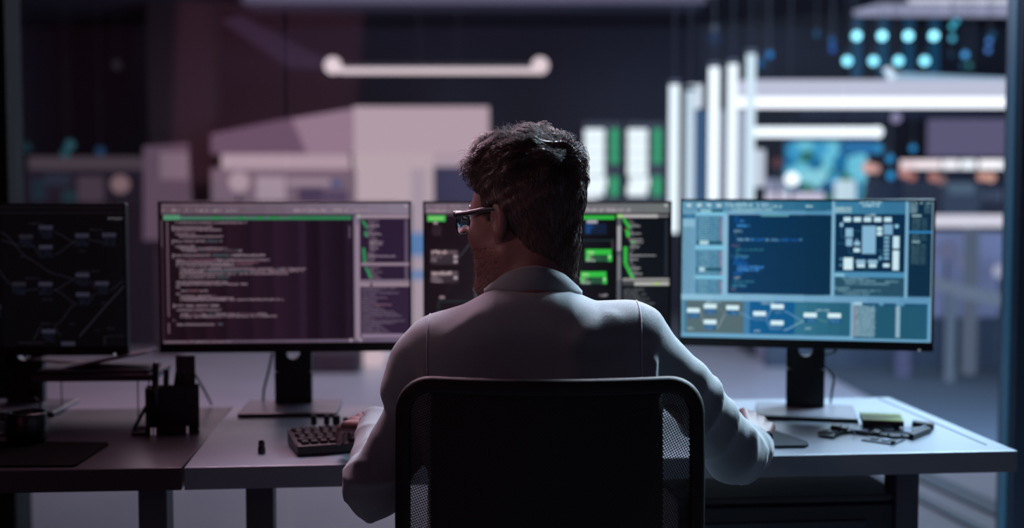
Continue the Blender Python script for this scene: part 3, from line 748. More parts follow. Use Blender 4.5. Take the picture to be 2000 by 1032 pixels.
# pen holder
ACR = mat('acrylic_smoked', '#2a1a24', .12, spec=.8); ACRE = mat('acrylic_edge_bright', '#b9a4b4', .1, spec=.9, em='#a08c9c', est=.25)  # bright acrylic edges glow on their own as painted glints
DK = mat('holder_dark', '#160c12', .4)
ph0 = G(325, 848, DESKZ)
ph = thing('pen_holder', 'dark desk organiser on a clear base holding pens and a booklet', 'pen holder', ph0, math.radians(14))
bm = bmesh.new(); box(bm, -.074, .072, -.012, .055, .0004, .010, .002); obj('base_plate', bm, ACR, ph)
bm = bmesh.new()
for (x0, x1, y0, y1) in ((-.045, .072, .052, .055), (-.045, .072, .012, .015), (-.045, -.042, .012, .055), (.069, .072, .012, .055), (.012, .014, .012, .055)):
    box(bm, x0, x1, y0, y1, .0101, .102)
obj('pen_cup', bm, DK, ph)
bm = bmesh.new(); box(bm, -.028, .046, -.0115, -.0095, .0101, .022); box(bm, -.028, -.026, -.0095, .012, .0101, .022); obj('front_lip', bm, ACR, ph)
for x in (-.031, -.024, .046):
    obj('edge_post', bx(x - .002, x + .002, -.014, -.011, .001, .017, .0006), ACRE, ph)
def pen(label, ptop, pbot, Yt, Yb, r, m, tip=None, name='pen', cat='pen'):
    a = P(*pbot, Yb); b = P(*ptop, Yt)
    if a.z < DESKZ + .0105: a.z = DESKZ + .0105
    t = thing(name, label, cat, a, 0, 'pens standing in the desk organiser')
    d = b - a
    bm = bmesh.new(); cyl(bm, d * 0, d * .97, r * .9, r, 12); obj('barrel', bm, m, t, True)
    bm = bmesh.new(); cyl(bm, d * .97, d, r * .92, r * .6, 12); obj('pen_cap', bm, tip or m, t, True)
    return t
yb = ph0.y
PD = mat('pen_dark', '#1a1016', .3); PM = mat('pen_brown', '#2e1720', .35); PS = mat('pen_silver', '#a898a4', .2, metal=.9)
pen('tall thick dark marker with pale cap at the near side of the organiser', (304, 708), (302, 842), yb - .004, yb - .004, .0075, PD, PS, 'marker', 'marker')
pen('brownish marker leaning behind the tall marker in the organiser', (325, 722), (322, 835), yb + .03, yb + .03, .0065, PM, PM, 'marker', 'marker')
pen('slanted pen with bright clip and tip leaning towards the booklet', (346, 722), (332, 822), yb + .035, yb + .03, .0033, PD, PS)
pen('slanted pen nearest the booklet with a pale end', (358, 724), (340, 820), yb + .04, yb + .035, .0030, PD, PS)
pen('dark pencil leaning out past the rim of the organiser', (287, 792), (262, 838), yb + .03, yb + .01, .0042, PD, PM, 'pencil', 'pencil')
t = thing('booklet', 'narrow dark maroon booklet standing upright in the organiser', 'booklet', P(364, 838, yb + .045), math.radians(10))
hh = P(364, 696, yb + .045).z - t.location.z
obj('cover', bx(-.021, .021, -.006, .006, .001, hh, .001), mat('booklet_maroon', '#22080e', .6), t)
obj('pages', bx(-.0195, .0212, -.004, .004, .002, hh + .0006), mat('booklet_pages', '#3a2a33', .7), t)
# leaning stick behind organiser
bm = bmesh.new(); tube(bm, [P(377, 725, 2.98), P(396, 757, 2.98), G(413, 790, DESKZ + .003)], .003, 8)
tag(obj('ruler', bm, mat('ruler_grey', '#3a2f3c', .4)), 'thin grey rod leaning down to the desk behind the organiser', 'rod')

# letter tray: low shelf on thin wire legs
tz = .853 - DESKZ
tr = thing('letter_tray', 'low metal shelf on thin wire legs behind the pen holder', 'tray', (-.975, 2.86, DESKZ), math.radians(3))
MT = mat('tray_metal', '#4a3d4a', .35, metal=.4)
obj('shelf_board', bx(-.145, .135, -.01, .17, tz - .016, tz, .002), MT, tr)
for x in (-.13, .096, .122):
    for y in (0.0, .16):
        bm = bmesh.new(); cyl(bm, (x, y, .0003), (x, y, tz - .0155), .0016, n=8); obj('leg', bm, MT, tr)
def plate(name, label, cat, a, b, Y0, dep, th, m):
    pa, pb = P(*a, Y0), P(*b, Y0)
    t = thing(name, label, cat, (pa.x, Y0, pa.z))
    d = pb - pa; ang = math.atan2(d.z, d.x)
    mw = Matrix.Rotation(-ang, 4, 'Y')
    bm = bmesh.new(); box(bm, 0, d.length, 0, dep, 0, th, .0006, mw); obj('cover', bm, m, t)
    bm = bmesh.new(); box(bm, .003, d.length - .003, -.0006, dep - .002, th * .3, th * .8, 0, mw); obj('pages', bm, mat('paper_dim', '#6a5a68', .6), t)
    return t
plate('notebook', 'closed notebook lying flat across the low metal shelf', 'notebook', (70, 729), (288, 727), 2.87, .12, .006, mat('notebook_cover', '#2a2029', .5))
plate('clipboard', 'thin clipboard propped at a slant on top of the low metal shelf', 'clipboard', (100, 728), (285, 692), 2.90, .10, .005, mat('clipboard_cover', '#5c4d5c', .45))
plate('folder', 'thin folder sloping the other way across the slanted clipboard', 'folder', (52, 706), (290, 722), 3.02, .05, .006, mat('folder_cover', '#241a24', .5))

# ------------------------------------------------------------------ chair
CH = mat('chair_black_plastic', '#171114', .65, spec=.25)
CX, CY = (P(1075, 800, 1.9)).x, 1.885
ch = thing('office_chair', 'black mesh-back office chair with rounded corners the person sits in', 'chair', (CX, CY, 0), 0)
def chair_back_pt(u, z):      # u in metres from centre
    return Vector((u, .055 * (u / .245) ** 2 - .02 * math.sin((z - .55) / .45 * PI) , z))
W2 = (1385 - 765) / 2 / 2400 * 1.9; ZT = P(1075, 738, 1.9).z; ZB = .56; RC = .06
def rr_outline(w, z0, z1, r, n=8):
    pts = []
    for cx, cz, a0 in ((w - r, z1 - r, 0), (-w + r, z1 - r, PI / 2), (-w + r, z0 + r, PI), (w - r, z0 + r, 3 * PI / 2)):
        for k in range(n + 1):
            a = a0 + PI / 2 * k / n; pts.append((cx + r * math.cos(a), cz + r * math.sin(a)))
    out = []
    for i, p in enumerate(pts):
        q = pts[(i + 1) % len(pts)]; d = math.hypot(q[0] - p[0], q[1] - p[1]); m = max(1, int(d / .03))
        for k in range(m): out.append((p[0] + (q[0] - p[0]) * k / m, p[1] + (q[1] - p[1]) * k / m))
    return out
fo = rr_outline(W2, ZB, ZT, RC); 
bm = bmesh.new(); rings = []
n = len(fo)
for i, (u, z) in enumerate(fo):
    a, b = fo[i - 1], fo[(i + 1) % n]; tx, tz_ = b[0] - a[0], b[1] - a[1]; L = math.hypot(tx, tz_); nx, nz = tz_ / L, -tx / L   # outward
    ring = []
    fw, ft = .026, .022
    for k in range(10):
        an = 2 * PI * k / 10; cu = -fw / 2 + fw / 2 * math.copysign(abs(math.cos(an)) ** .6, math.cos(an)); cy_ = ft / 2 * math.copysign(abs(math.sin(an)) ** .6, math.sin(an))
        p = chair_back_pt(u + nx * cu, z + nz * cu); ring.append(bm.verts.new((p.x, p.y + cy_, p.z)))
    rings.append(ring)
for i in range(n):
    a, b = rings[i], rings[(i + 1) % n]
    for k in range(10): bm.faces.new((a[k], a[(k + 1) % 10], b[(k + 1) % 10], b[k]))
obj('back_frame', bm, CH, ch, True)
# mesh fabric with see-through weave
mm = bpy.data.materials.new('chair_mesh_weave'); mm.use_nodes = True; nt = mm.node_tree; b = nt.nodes['Principled BSDF']
b.inputs['Base Color'].default_value = (.006, .005, .006, 1); b.inputs['Roughness'].default_value = .7
tc = nt.nodes.new('ShaderNodeTexCoord'); sp = nt.nodes.new('ShaderNodeSeparateXYZ'); nt.links.new(tc.outputs['Object'], sp.inputs[0])
def mth(op, a, b_=None):
    nd = nt.nodes.new('ShaderNodeMath'); nd.operation = op
    for i, v in enumerate((a, b_)):
        if v is None: continue
        if isinstance(v, (int, float)): nd.inputs[i].default_value = v
        else: nt.links.new(v, nd.inputs[i])
    return nd.outputs[0]
pitch = 2 * PI / .0042
sx = mth('SINE', mth('MULTIPLY', mth('ADD', sp.outputs['X'], mth('MULTIPLY', sp.outputs['Z'], .5)), pitch)); sz = mth('SINE', mth('MULTIPLY', mth('SUBTRACT', sp.outputs['Z'], mth('MULTIPLY', sp.outputs['X'], .5)), pitch))
hole = mth('GREATER_THAN', mth('ADD', sx, sz), .6)
tr_ = nt.nodes.new('ShaderNodeBsdfTransparent'); mxs = nt.nodes.new('ShaderNodeMixShader')
nt.links.new(hole, mxs.inputs[0]); nt.links.new(b.outputs[0], mxs.inputs[1]); nt.links.new(tr_.outputs[0], mxs.inputs[2])
nt.links.new(mxs.outputs[0], nt.nodes['Material Output'].inputs[0])
bm = bmesh.new(); nu, nz_ = 24, 20; g_ = []
for i in range(nu + 1):
    row = []
    for j in range(nz_ + 1):
        u = -(W2 - .012) + 2 * (W2 - .012) * i / nu; z = ZB + .012 + (ZT - ZB - .024) * j / nz_
        # pull corners in to the rounded frame
        du = max(0, abs(u) - (W2 - RC)); dz = max(0, abs(z - (ZT + ZB) / 2) - ((ZT - ZB) / 2 - RC)); dd = math.hypot(du, dz)
        if dd > RC - .012: k = (RC - .012) / dd; u = math.copysign(W2 - RC + du * k, u); z = (ZT + ZB) / 2 + math.copysign((ZT - ZB) / 2 - RC + dz * k, z - (ZT + ZB) / 2)
        row.append(bm.verts.new(chair_back_pt(u, z)))
    g_.append(row)
for i in range(nu):
    for j in range(nz_): bm.faces.new((g_[i][j], g_[i + 1][j], g_[i + 1][j + 1], g_[i][j + 1]))
obj('mesh_back', bm, mm, ch, True)
pu0, pu1 = (838 - 1075) / 2400 * 1.9, (1298 - 1075) / 2400 * 1.9
bm = bmesh.new(); g1 = []; nu, nz_ = 20, 10
for lay in (.006, .016):
    gg = []
    for i in range(nu + 1):
        row = []
        for j in range(nz_ + 1):
            p = chair_back_pt(pu0 + (pu1 - pu0) * i / nu, ZB + .03 + (ZT - ZB - .055) * j / nz_); row.append(bm.verts.new((p.x, p.y + lay, p.z)))
        gg.append(row)
    g1.append(gg)
for gg in g1:
    for i in range(nu):
        for j in range(nz_): bm.faces.new((gg[i][j], gg[i + 1][j], gg[i + 1][j + 1], gg[i][j + 1]))
for i in range(nu):
    for j in (0, nz_): bm.faces.new((g1[0][i][j], g1[0][i + 1][j], g1[1][i + 1][j], g1[1][i][j]))
for j in range(nz_):
    for i in (0, nu): bm.faces.new((g1[0][i][j], g1[0][i][j + 1], g1[1][i][j + 1], g1[1][i][j]))
obj('back_pad', bm, mat('chair_pad_black', '#20161b', .9, spec=.1), ch, True)
bm = bmesh.new()
for s_ in (-1, 1): tube(bm, smooth_pts([(s_ * .05, -.03, .73), (s_ * .05, -.055, .66), (s_ * .04, -.05, .55), (s_ * .03, .08, .42), (s_ * .02, .2, .40)], 5), .013, 10)
box(bm, -.09, .09, -.035, -.022, .68, .74, .004)
obj('back_support', bm, CH, ch, True)
bm = bmesh.new(); box(bm, -.235, .235, .05, .50, .405, .465, .025, seg=3); obj('seat', bm, mat('chair_seat_fabric', '#121014', .85, bump=.3, bscale=400), ch, True)
bm = bmesh.new(); cyl(bm, (0, .27, .10), (0, .27, .405), .027); obj('gas_lift', bm, BLACKM, ch, True)
for k in range(5):
    a = 2 * PI * k / 5 + .3; e = Vector((math.cos(a) * .30, .27 + math.sin(a) * .30, .075))
    bm = bmesh.new(); tube(bm, [(0, .27, .12), tuple(e * .5 + Vector((0, .135, .10)) * .5 + Vector((0, 0, .01))), tuple(e)], .022, 8, [1.1, .9, .65]); l = obj('base_leg', bm, CH, ch, True)
    bm = bmesh.new(); d = Vector((-math.sin(a), math.cos(a), 0)) * .022; cyl(bm, e + Vector((0, 0, -.047)) - d, e + Vector((0, 0, -.047)) + d, .027, n=18); obj('caster', bm, BLACK, l, True)

# ------------------------------------------------------------------ PERSON
pr = thing('person', 'person in grey blazer and dark-rimmed glasses seated seen from behind, head turned aside', 'person', (0.05, 2.1, 0), 0)
PW = Matrix.Translation(Vector((-.05, -2.1, 0)))
def pobj(name, me, m, smooth=True, parent=None):
    o = link(name, me, m, None, smooth); o.parent = parent or pr
    if parent is None: o.location = (-.05, -2.1, 0)
    return o

# head frame
TH = math.radians(51); PT = math.radians(6)
HC = np.array([.020, 2.135, 1.236])
RH = np.array(Matrix.Rotation(TH, 3, 'Z') @ Matrix.Rotation(math.radians(0), 3, 'Y') @ Matrix.Rotation(-PT, 3, 'X'))   # local -> world
def tohead(p): return (p - HC) @ RH
def fromhead(q): return np.asarray(q) @ RH.T + HC

def head_sdf(p):
    q = tohead(p)
    qa = q.copy(); qa[:, 0] = np.abs(qa[:, 0])
    d = ell(q, (0, -.012, .032), (.077, .099, .086))
    d = smin(d, ell(q, (0, .030, -.024), (.071, .068, .090)), .03)
    d = smin(d, ell(q, (0, .036, -.078), (.058, .056, .050)), .03)
    d = smin(d, rcone(qa, (.057, -.004, -.060), (.024, .078, -.116), .020, .018), .03)
    d = smin(d, ell(q, (0, .090, -.118), (.026, .017, .016)), .02)
    d = smin(d, rcone(qa, (.008, .088, .018), (.036, .074, .020), .008, .008), .016)
    d = smin(d, ell(qa, (.043, .062, -.028), (.022, .022, .018)), .02)
    d = smax(d, -ell(qa, (.031, .095, .002), (.017, .013, .011)), .012)
    d = smin(d, rcone(q, (0, .092, .008), (0, .117, -.034), .007, .010), .012)
    d = smin(d, ell(qa, (.012, .103, -.038), (.009, .010, .008)), .008)
    d = smin(d, rcone(qa, (0, .098, -.066), (.018, .089, -.068), .005, .0035), .008)
    d = smin(d, rcone(qa, (0, .095, -.078), (.015, .088, -.077), .006, .0035), .008)
    # ears
    e = ell(qa, (.080, -.010, -.004), (.0085, .0175, .031))
    e = smin(e, ell(qa, (.077, -.004, -.030), (.006, .010, .012)), .008)
    e = smax(e, -ell(qa, (.0885, -.004, -.002), (.006, .0095, .019)), .004)
    d = smin(d, e, .006)
    return d

def neck_sdf(p):
    a = fromhead([[0, -.035, -.045]])[0]; b = np.array([.036, 2.075, 1.03])
    d = rcone(p, a, b, .058, .066)
    c = fromhead([[0, .02, -.085]])[0]; return smin(d, rcone(p, c, np.array([.03, 2.12, 1.05]), .035, .05), .03)

def body_sdf(p): return smin(head_sdf(p), neck_sdf(p), .028)

# hands -------------------------------------------------------------
def hand_prims(W, fwd, up, side, curls, spread, thumb):
    """side=+1 right hand; returns a function and the forearm end"""
    W = Vector(W); f = Vector(fwd).normalized(); u = Vector(up); u = (u - f * u.dot(f)).normalized(); r = f.cross(u)  # r = right of the hand seen from above
    r = r * 1.0
    o = -side      # index finger lies on the -r side for the right hand
    C = []
    T = lambda a, b, c: W + r * a + f * b + u * c
    C.append(('p', T(0, -.06, 0), T(0, .01, 0), .024, .023))
    for k, (off, L) in enumerate(((.030, .092), (.010, .096), (-.010, .092), (-.029, .083))):
        kx = o * off
        C.append(('p', T(kx * .45, .012, 0), T(kx, L, .002), .014, .0118))
    fl = (( .030, .092, (.042, .026, .020), .0086), (.010, .096, (.046, .030, .021), .0088), (-.010, .092, (.042, .028, .020), .0083), (-.029, .083, (.034, .021, .018), .0074))
    for k, (off, L, seg, rad) in enumerate(fl):
        p = T(o * off, L, .002); ang = 0.; d0 = (f + r * (o * off * spread)).normalized()
        for s_, (ln, cu) in enumerate(zip(seg, curls[k])):
            ang += cu
            dr = d0 * math.cos(ang) - u * math.sin(ang)
            q = p + dr * ln
            C.append(('f%d' % k, p, q, rad * (1.12 if s_ == 0 else 1.0 - .06 * s_), rad * (1.0 - .08 * s_)))
            p = q
    a = T(o * .022, .018, -.004); b = T(o * (.046 + thumb[0]), .052, -.012 + thumb[1]); c = T(o * (.050 + thumb[0] * 1.4), .080, -.020 + thumb[1]); d_ = T(o * (.044 + thumb[0]), .104, -.030 + thumb[1])
    C += [('t', a, b, .0155, .0115), ('t', b, c, .0108, .0098), ('t', c, d_, .0098, .0078)]
    def fn(p):
        palm = None
        for n_, a_, b_, ra, rb in C:
            if n_ == 'p':
                x = rcone(p, a_, b_, ra, rb); palm = x if palm is None else smin(palm, x, .007)
        res = palm
        for grp in ('f0', 'f1', 'f2', 'f3', 't'):
            g2 = None
            for n_, a_, b_, ra, rb in C:
                if n_ == grp:
                    x = rcone(p, a_, b_, ra, rb); g2 = x if g2 is None else smin(g2, x, .003)
            res = smin(res, g2, .005 if grp != 't' else .010)
        return res
    pts = [v for c in C for v in (c[1], c[2])]
    lo = [min(v[i] for v in pts) - .03 for i in range(3)]; hi = [max(v[i] for v in pts) + .03 for i in range(3)]
    return fn, lo, hi
WR = (.492, 2.455, .778)
hr, lo_r, hi_r = hand_prims(WR, (.20, .93, .28), (.42, 0, .91), 1, ((.75, .75, .5), (.85, .85, .55), (.9, .9, .55), (.95, .9, .5)), 2.2, (.004, -.012))
WL = (-.262, 2.372, .824)
hl, lo_l, hi_l = hand_prims(WL, (-.52, .83, -.06), (-.25, -.1, .95), -1, ((.15, .35, .25), (.2, .4, .3), (.25, .45, .3), (.3, .45, .3)), 2.4, (.012, .002))

def coarse_body(p):
    d = rcone(p, (.036, 2.075, 1.06), (.04, 2.07, .62), .085, .11)
    d = smin(d, rcone(p, (-.13, 2.075, 1.0), (.21, 2.075, 1.02), .045, .045), .05)
    d = smin(d, rcone(p, (.225, 2.07, 1.0), (.395, 2.165, .815), .038, .033), .02)
    d = smin(d, rcone(p, (.395, 2.165, .815), WR, .034, .024), .02)
    d = smin(d, rcone(p, (-.15, 2.07, .98), (-.22, 2.05, .79), .038, .033), .02)
    d = smin(d, rcone(p, (-.22, 2.05, .79), WL, .034, .024), .02)
    for s_ in (-1, 1):
        kx = .055 + s_ * .10
        d = smin(d, rcone(p, (.055 + s_ * .085, 2.08, .55), (kx + s_ * .03, 2.52, .55), .07, .05), .03)
        d = smin(d, rcone(p, (kx + s_ * .03, 2.52, .55), (kx + s_ * .03, 2.56, .10), .05, .033), .02)
    return d
lo_h = fromhead([[0, 0, 0]])[0] - np.array([.15, .15, .19]); hi_h = fromhead([[0, 0, 0]])[0] + np.array([.15, .15, .15])
parts_b = [nets(body_sdf, lo_h, hi_h, .0028), nets(hr, lo_r, hi_r, .0022), nets(hl, lo_l, hi_l, .0022), nets(coarse_body, (-.35, 1.9, .04), (.6, 2.7, 1.14), .012)]
v_, f_ = merge_vf(parts_b)
SKIN = mat('skin', '#6e4a47', .5, bump=.25, bscale=500, var=.10, spec=.4)
SKIN.node_tree.nodes['Principled BSDF'].inputs['Subsurface Weight'].default_value = .08
SKIN.node_tree.nodes['Principled BSDF'].inputs['Subsurface Radius'].default_value = (.012, .005, .003)
pobj('body', mesh_vf('body', v_, f_), SKIN)

# eyes
for s_ in (-1, 1):
    bm = bmesh.new(); bmesh.ops.create_uvsphere(bm, u_segments=16, v_segments=12, radius=.0115)
    me = bpy.data.meshes.new('eye'); bm.to_mesh(me); bm.free()
    o = pobj('eye', me, mat('eye_white', '#b8b0b0', .15)); c = fromhead([[s_ * .031, .080, .002]])[0]; o.location = (c[0] - .05, c[1] - 2.1, c[2])
    bm = bmesh.new(); lathe(bm, [(0, .0004), (.0052, .0001), (.0055, -.001)], 16)
    me = bpy.data.meshes.new('iris'); bm.to_mesh(me); bm.free()
    i_ = link('iris', me, mat('iris_dark', '#2a1c18', .1), o, True)
    d = Vector(RH @ np.array([0, 1, 0])); i_.rotation_euler = d.to_track_quat('Z', 'Y').to_euler(); i_.location = d * .0113
    bm = bmesh.new(); pts = [fromhead([[s_ * x, y, z]])[0] - np.array([.05, 2.1, 0]) for x, y, z in ((.016, .098, .023), (.028, .094, .028), (.042, .083, .026), (.050, .072, .020))]
    tube(bm, smooth_pts([tuple(p) for p in pts], 4), .0032, 6); me = bpy.data.meshes.new('eyebrow'); bm.to_mesh(me); bm.free(); o = link('eyebrow', me, mat('hair_dark', '#1a0f10', .5), pr, True)

# hair --------------------------------------------------------------
def wave(q):
    return (np.sin(q[:, 0] * 95 + 2.2 * np.sin(q[:, 2] * 60) + q[:, 1] * 30) * np.sin(q[:, 1] * 80 + q[:, 2] * 50 + 1.0))
def hair_sdf(p):
    q = tohead(p)
    top = np.clip((q[:, 2] - .035) / .06, 0, 1)
    front = np.clip((q[:, 1] + .03) / .10, 0, 1)
    d = ell(q, (0, -.014, .036), (.086, .107, .098))
    d = smin(d, ell(q, (0, -.004, .086), (.064, .074, .042)), .03)
    d = d - top * .010 - top * wave(q) * .0075 - wave(q * 1.9) * .0016
    # lower occiput / nape
    d = smin(d, ell(q, (0, -.048, -.030), (.062, .054, .066)), .02)
    d = smin(d, rcone(q, (0, -.048, -.06), (0, -.040, -.14), .055, .050), .02)
    # cut by the hairline: keep above
    hl_z = np.where(q[:, 1] > .0, .030 + np.clip((q[:, 1] - .02) / .06, 0, 1) * .035, np.where(q[:, 1] > -.018, .030, -.085 ))
    s = np.clip((-.008 - q[:, 1]) / .022, 0, 1); hl2 = .022 * (1 - s) + (-.088) * s - .040 * np.clip((-.035 - q[:, 1]) / .03, 0, 1)
    side = np.clip((q[:, 1] - .0) / .085, 0, 1); hl2 = hl2 + side * .062
    ax = np.abs(q[:, 0])
    sb = np.where((q[:, 1] > .006) & (q[:, 1] < .028) & (ax > .05), -.050, 0)    # sideburn
    hl2 = np.where(sb < 0, np.minimum(hl2, -.022), hl2)
    return smax(d, (hl2 - q[:, 2]), .006)
hv, hf = nets(hair_sdf, lo_h, hi_h + np.array([0, 0, .03]), .0032)

def sdf_grad(fn, p, e=.002):
    g = np.stack([fn(p + np.array(o) * e) - fn(p - np.array(o) * e) for o in ((1, 0, 0), (0, 1, 0), (0, 0, 1))], 1)
    return g / np.maximum(np.linalg.norm(g, axis=1, keepdims=True), 1e-9)

def strands(N, seg=8):
    ii = rng.integers(0, len(hf), N)
    root = hv[hf[ii]].mean(1) + rng.normal(0, .0012, (N, 3))
    q0 = tohead(root); nrm = sdf_grad(hair_sdf, root)
    ok = (nrm[:, 2] > -.75)
    root, q0, nrm = root[ok], q0[ok], nrm[ok]; N = len(root)
    top = np.clip((q0[:, 2] - .05) / .045, 0, 1); front = np.clip((q0[:, 1] + .0) / .07, 0, 1)
    # flow in the head frame
    q = tohead(root)
    crown = np.array([0., -.07, .10])
    away = q - crown; away /= np.linalg.norm(away, axis=1, keepdims=True)
    down = np.tile(np.array([0., -.15, -1.]), (N, 1)); fwd = np.tile(np.array([.25, 1., .25]), (N, 1))
    flow = away * (top)[:, None] + down * (1 - top)[:, None] + fwd * (top * .7)[:, None]
    flow = flow @ RH.T
    cl = np.stack([np.sin(q @ np.array(a) + b) for a, b in (((70, 20, 40), 0.), ((-30, 65, 45), 1.3), ((50, -45, 60), 2.1))], 1)
    L = .012 + .026 * top + .008 * front * top + rng.uniform(0, .012, N) * (0.4 + top)
    pts = [root - nrm * .003]; p = pts[0].copy()
    lift = .12 + .75 * top * rng.uniform(.2, 1, N)
    for k in range(1, seg):
        n2 = sdf_grad(hair_sdf, p)
        t = flow - n2 * (flow * n2).sum(1, keepdims=True); t /= np.maximum(np.linalg.norm(t, axis=1, keepdims=True), 1e-6)
        ph = k / seg
        curl = cl * (.35 + .9 * top)[:, None] * math.cos(ph * 3.2) + rng.normal(0, .10, (N, 3))
        d = t + n2 * (lift * (1.25 - 1.9 * ph))[:, None] + curl * .75
        d /= np.linalg.norm(d, axis=1, keepdims=True)
        p = p + d * (L / seg)[:, None]
        s = hair_sdf(p); push = np.maximum(0, .0004 - s); p = p + n2 * np.minimum(push, .004)[:, None]
        pts.append(p.copy())
    return np.stack(pts, 1)

def strand_mesh(Pt, r0):
    N, K, _ = Pt.shape
    T = np.gradient(Pt, axis=1); T /= np.maximum(np.linalg.norm(T, axis=2, keepdims=True), 1e-9)
    ref = np.tile(np.array([.3, .5, .81]), (N, K, 1)); A = np.cross(T, ref); A /= np.maximum(np.linalg.norm(A, axis=2, keepdims=True), 1e-9); B = np.cross(T, A)
    rr = r0 * (1 - .8 * (np.arange(K) / (K - 1)) ** 1.5)
    V = []
    for k in range(3):
        an = 2 * PI * k / 3; V.append(Pt + (A * math.cos(an) + B * math.sin(an)) * rr[None, :, None])
    V = np.stack(V, 2).reshape(-1, 3)      # N*K*3
    base = (np.arange(N)[:, None, None] * K + np.arange(K - 1)[None, :, None]) * 3 + np.arange(3)[None, None, :]
    nx = (np.arange(N)[:, None, None] * K + np.arange(K - 1)[None, :, None]) * 3 + ((np.arange(3) + 1) % 3)[None, None, :]
    Fq = np.stack([base, nx, nx + 3, base + 3], -1).reshape(-1, 4)
    return V, Fq
st = strands(13000)
sv, sf = strand_mesh(st, .00045)
# loose front curls standing off the forehead
cur = []
for k in range(260):
    u = rng.uniform(0, 1); x = -.05 + .07 * rng.uniform(0, 1); base = np.array([x, .040 + .03 * u, .088 + rng.uniform(-.025, .03)])
    L = rng.uniform(.014, .034); ph = rng.uniform(0, 1.2); pts = []; q = base.copy(); ang = rng.uniform(.1, 1.1); turn = rng.uniform(.15, .42) * rng.choice([1, 1, -1])
    sidew = rng.normal(-.25, .3)
    for i in range(10):
        pts.append(fromhead([q])[0]); q = q + np.array([sidew * .5, math.cos(ang), math.sin(ang)]) * L / 8; ang -= turn
    cur.append(pts)
cv_, cf_ = strand_mesh(np.array(cur), .00045)
v_, f_ = merge_vf([(hv, hf), (sv, sf), (cv_, cf_)])
HAIR = mat('hair_brown', '#453230', .45, spec=.5, var=.3, bscale=90)
pobj('hair', mesh_vf('hair', v_, f_), HAIR)
# stubble
hb, hbf = nets(body_sdf, lo_h, hi_h, .006)
c = hb[hbf].mean(1); q = tohead(c)
sel = c[(q[:, 2] < -.045) & (q[:, 2] > -.135) & (q[:, 1] > .0)]
ids = rng.integers(0, len(sel), 2600); r_ = sel[ids] + rng.normal(0, .002, (2600, 3)); s = body_sdf(r_); n2 = sdf_grad(body_sdf, r_); r_ = r_ - n2 * s[:, None]
d = n2 + rng.normal(0, .35, n2.shape) + np.array([0, 0, -.5]); d /= np.linalg.norm(d, axis=1, keepdims=True)
stb = np.stack([r_, r_ + d * .0025, r_ + d * .0045], 1); v_, f_ = strand_mesh(stb, .00025)
pobj('stubble', mesh_vf('stubble', v_, f_), mat('stubble_brown', '#5a4038', .5), False)

# glasses ------------------------------------------------------------
GF = mat('glasses_frame_black', '#0c0709', .5)
gl = bpy.data.objects.new('glasses', None); COL.objects.link(gl); gl.parent = pr; gl.location = (0, 0, 0)
def hp(x, y, z): v = fromhead([[x, y, z]])[0]; return Vector((v[0] - .05, v[1] - 2.1, v[2]))
gs = []
bm = bmesh.new()
for s_ in (-1, 1):
    loop = []
    for k in range(20):
        a = 2 * PI * k / 20; cx, cz = math.cos(a), math.sin(a)
        X = .037 + .029 * math.copysign(abs(cx) ** .7, cx); Z = .000 + .0205 * math.copysign(abs(cz) ** .7, cz)
        loop.append(hp(s_ * X, .117 - (X - .01) ** 2 * 6., Z))
    loop.append(loop[0]); loop.append(loop[1])
    tube(bm, loop, .0018, 6)
    tube(bm, [hp(s_ * .006, .119, .012), hp(s_ * .03, .1185, .0195), hp(s_ * .062, .103, .018), hp(s_ * .071, .092, .014)], .0038, 8)
tube(bm, [hp(-.01, .118, .006), hp(0, .121, .009), hp(.01, .118, .006)], .0022, 6)
me = bpy.data.meshes.new('rim'); bmesh.ops.recalc_face_normals(bm, faces=bm.faces); bm.to_mesh(me); bm.free(); link('rim', me, GF, gl, True)
GLS = bpy.data.materials.new('lens_glass'); GLS.use_nodes = True; nt = GLS.node_tree; nt.nodes.clear()
o_ = nt.nodes.new('ShaderNodeOutputMaterial'); mx = nt.nodes.new('ShaderNodeMixShader'); tb = nt.nodes.new('ShaderNodeBsdfTransparent'); gb = nt.nodes.new('ShaderNodeBsdfGlossy'); lw = nt.nodes.new('ShaderNodeLayerWeight')
gb.inputs['Roughness'].default_value = .03; tb.inputs['Color'].default_value = (.75, .72, .75, 1); lw.inputs['Blend'].default_value = .35
nt.links.new(lw.outputs['Fresnel'], mx.inputs[0]); nt.links.new(tb.outputs[0], mx.inputs[1]); nt.links.new(gb.outputs[0], mx.inputs[2]); nt.links.new(mx.outputs[0], o_.inputs[0])
for s_ in (-1, 1):
    bm = bmesh.new(); cvt = bm.verts.new(hp(s_ * .034, .1145, 0)); lp = []
    for k in range(20):
        a = 2 * PI * k / 20; cx, cz = math.cos(a), math.sin(a); X = .037 + .029 * math.copysign(abs(cx) ** .7, cx); Z = .0205 * math.copysign(abs(cz) ** .7, cz)
        lp.append(bm.verts.new(hp(s_ * X, .117 - (X - .01) ** 2 * 6., Z)))
    for k in range(20): bm.faces.new((cvt, lp[k], lp[(k + 1) % 20]))
    me = bpy.data.meshes.new('lens'); bm.to_mesh(me); bm.free(); link('lens', me, GLS, gl, True)
    bm = bmesh.new(); tube(bm, smooth_pts([hp(s_ * .070, .095, .014), hp(s_ * .078, .055, .014), hp(s_ * .082, .01, .016), hp(s_ * .080, -.012, .012), hp(s_ * .076, -.026, -.008)], 5), .0046, 8)
    me = bpy.data.meshes.new('temple'); bm.to_mesh(me); bm.free(); link('temple', me, GF, gl, True)

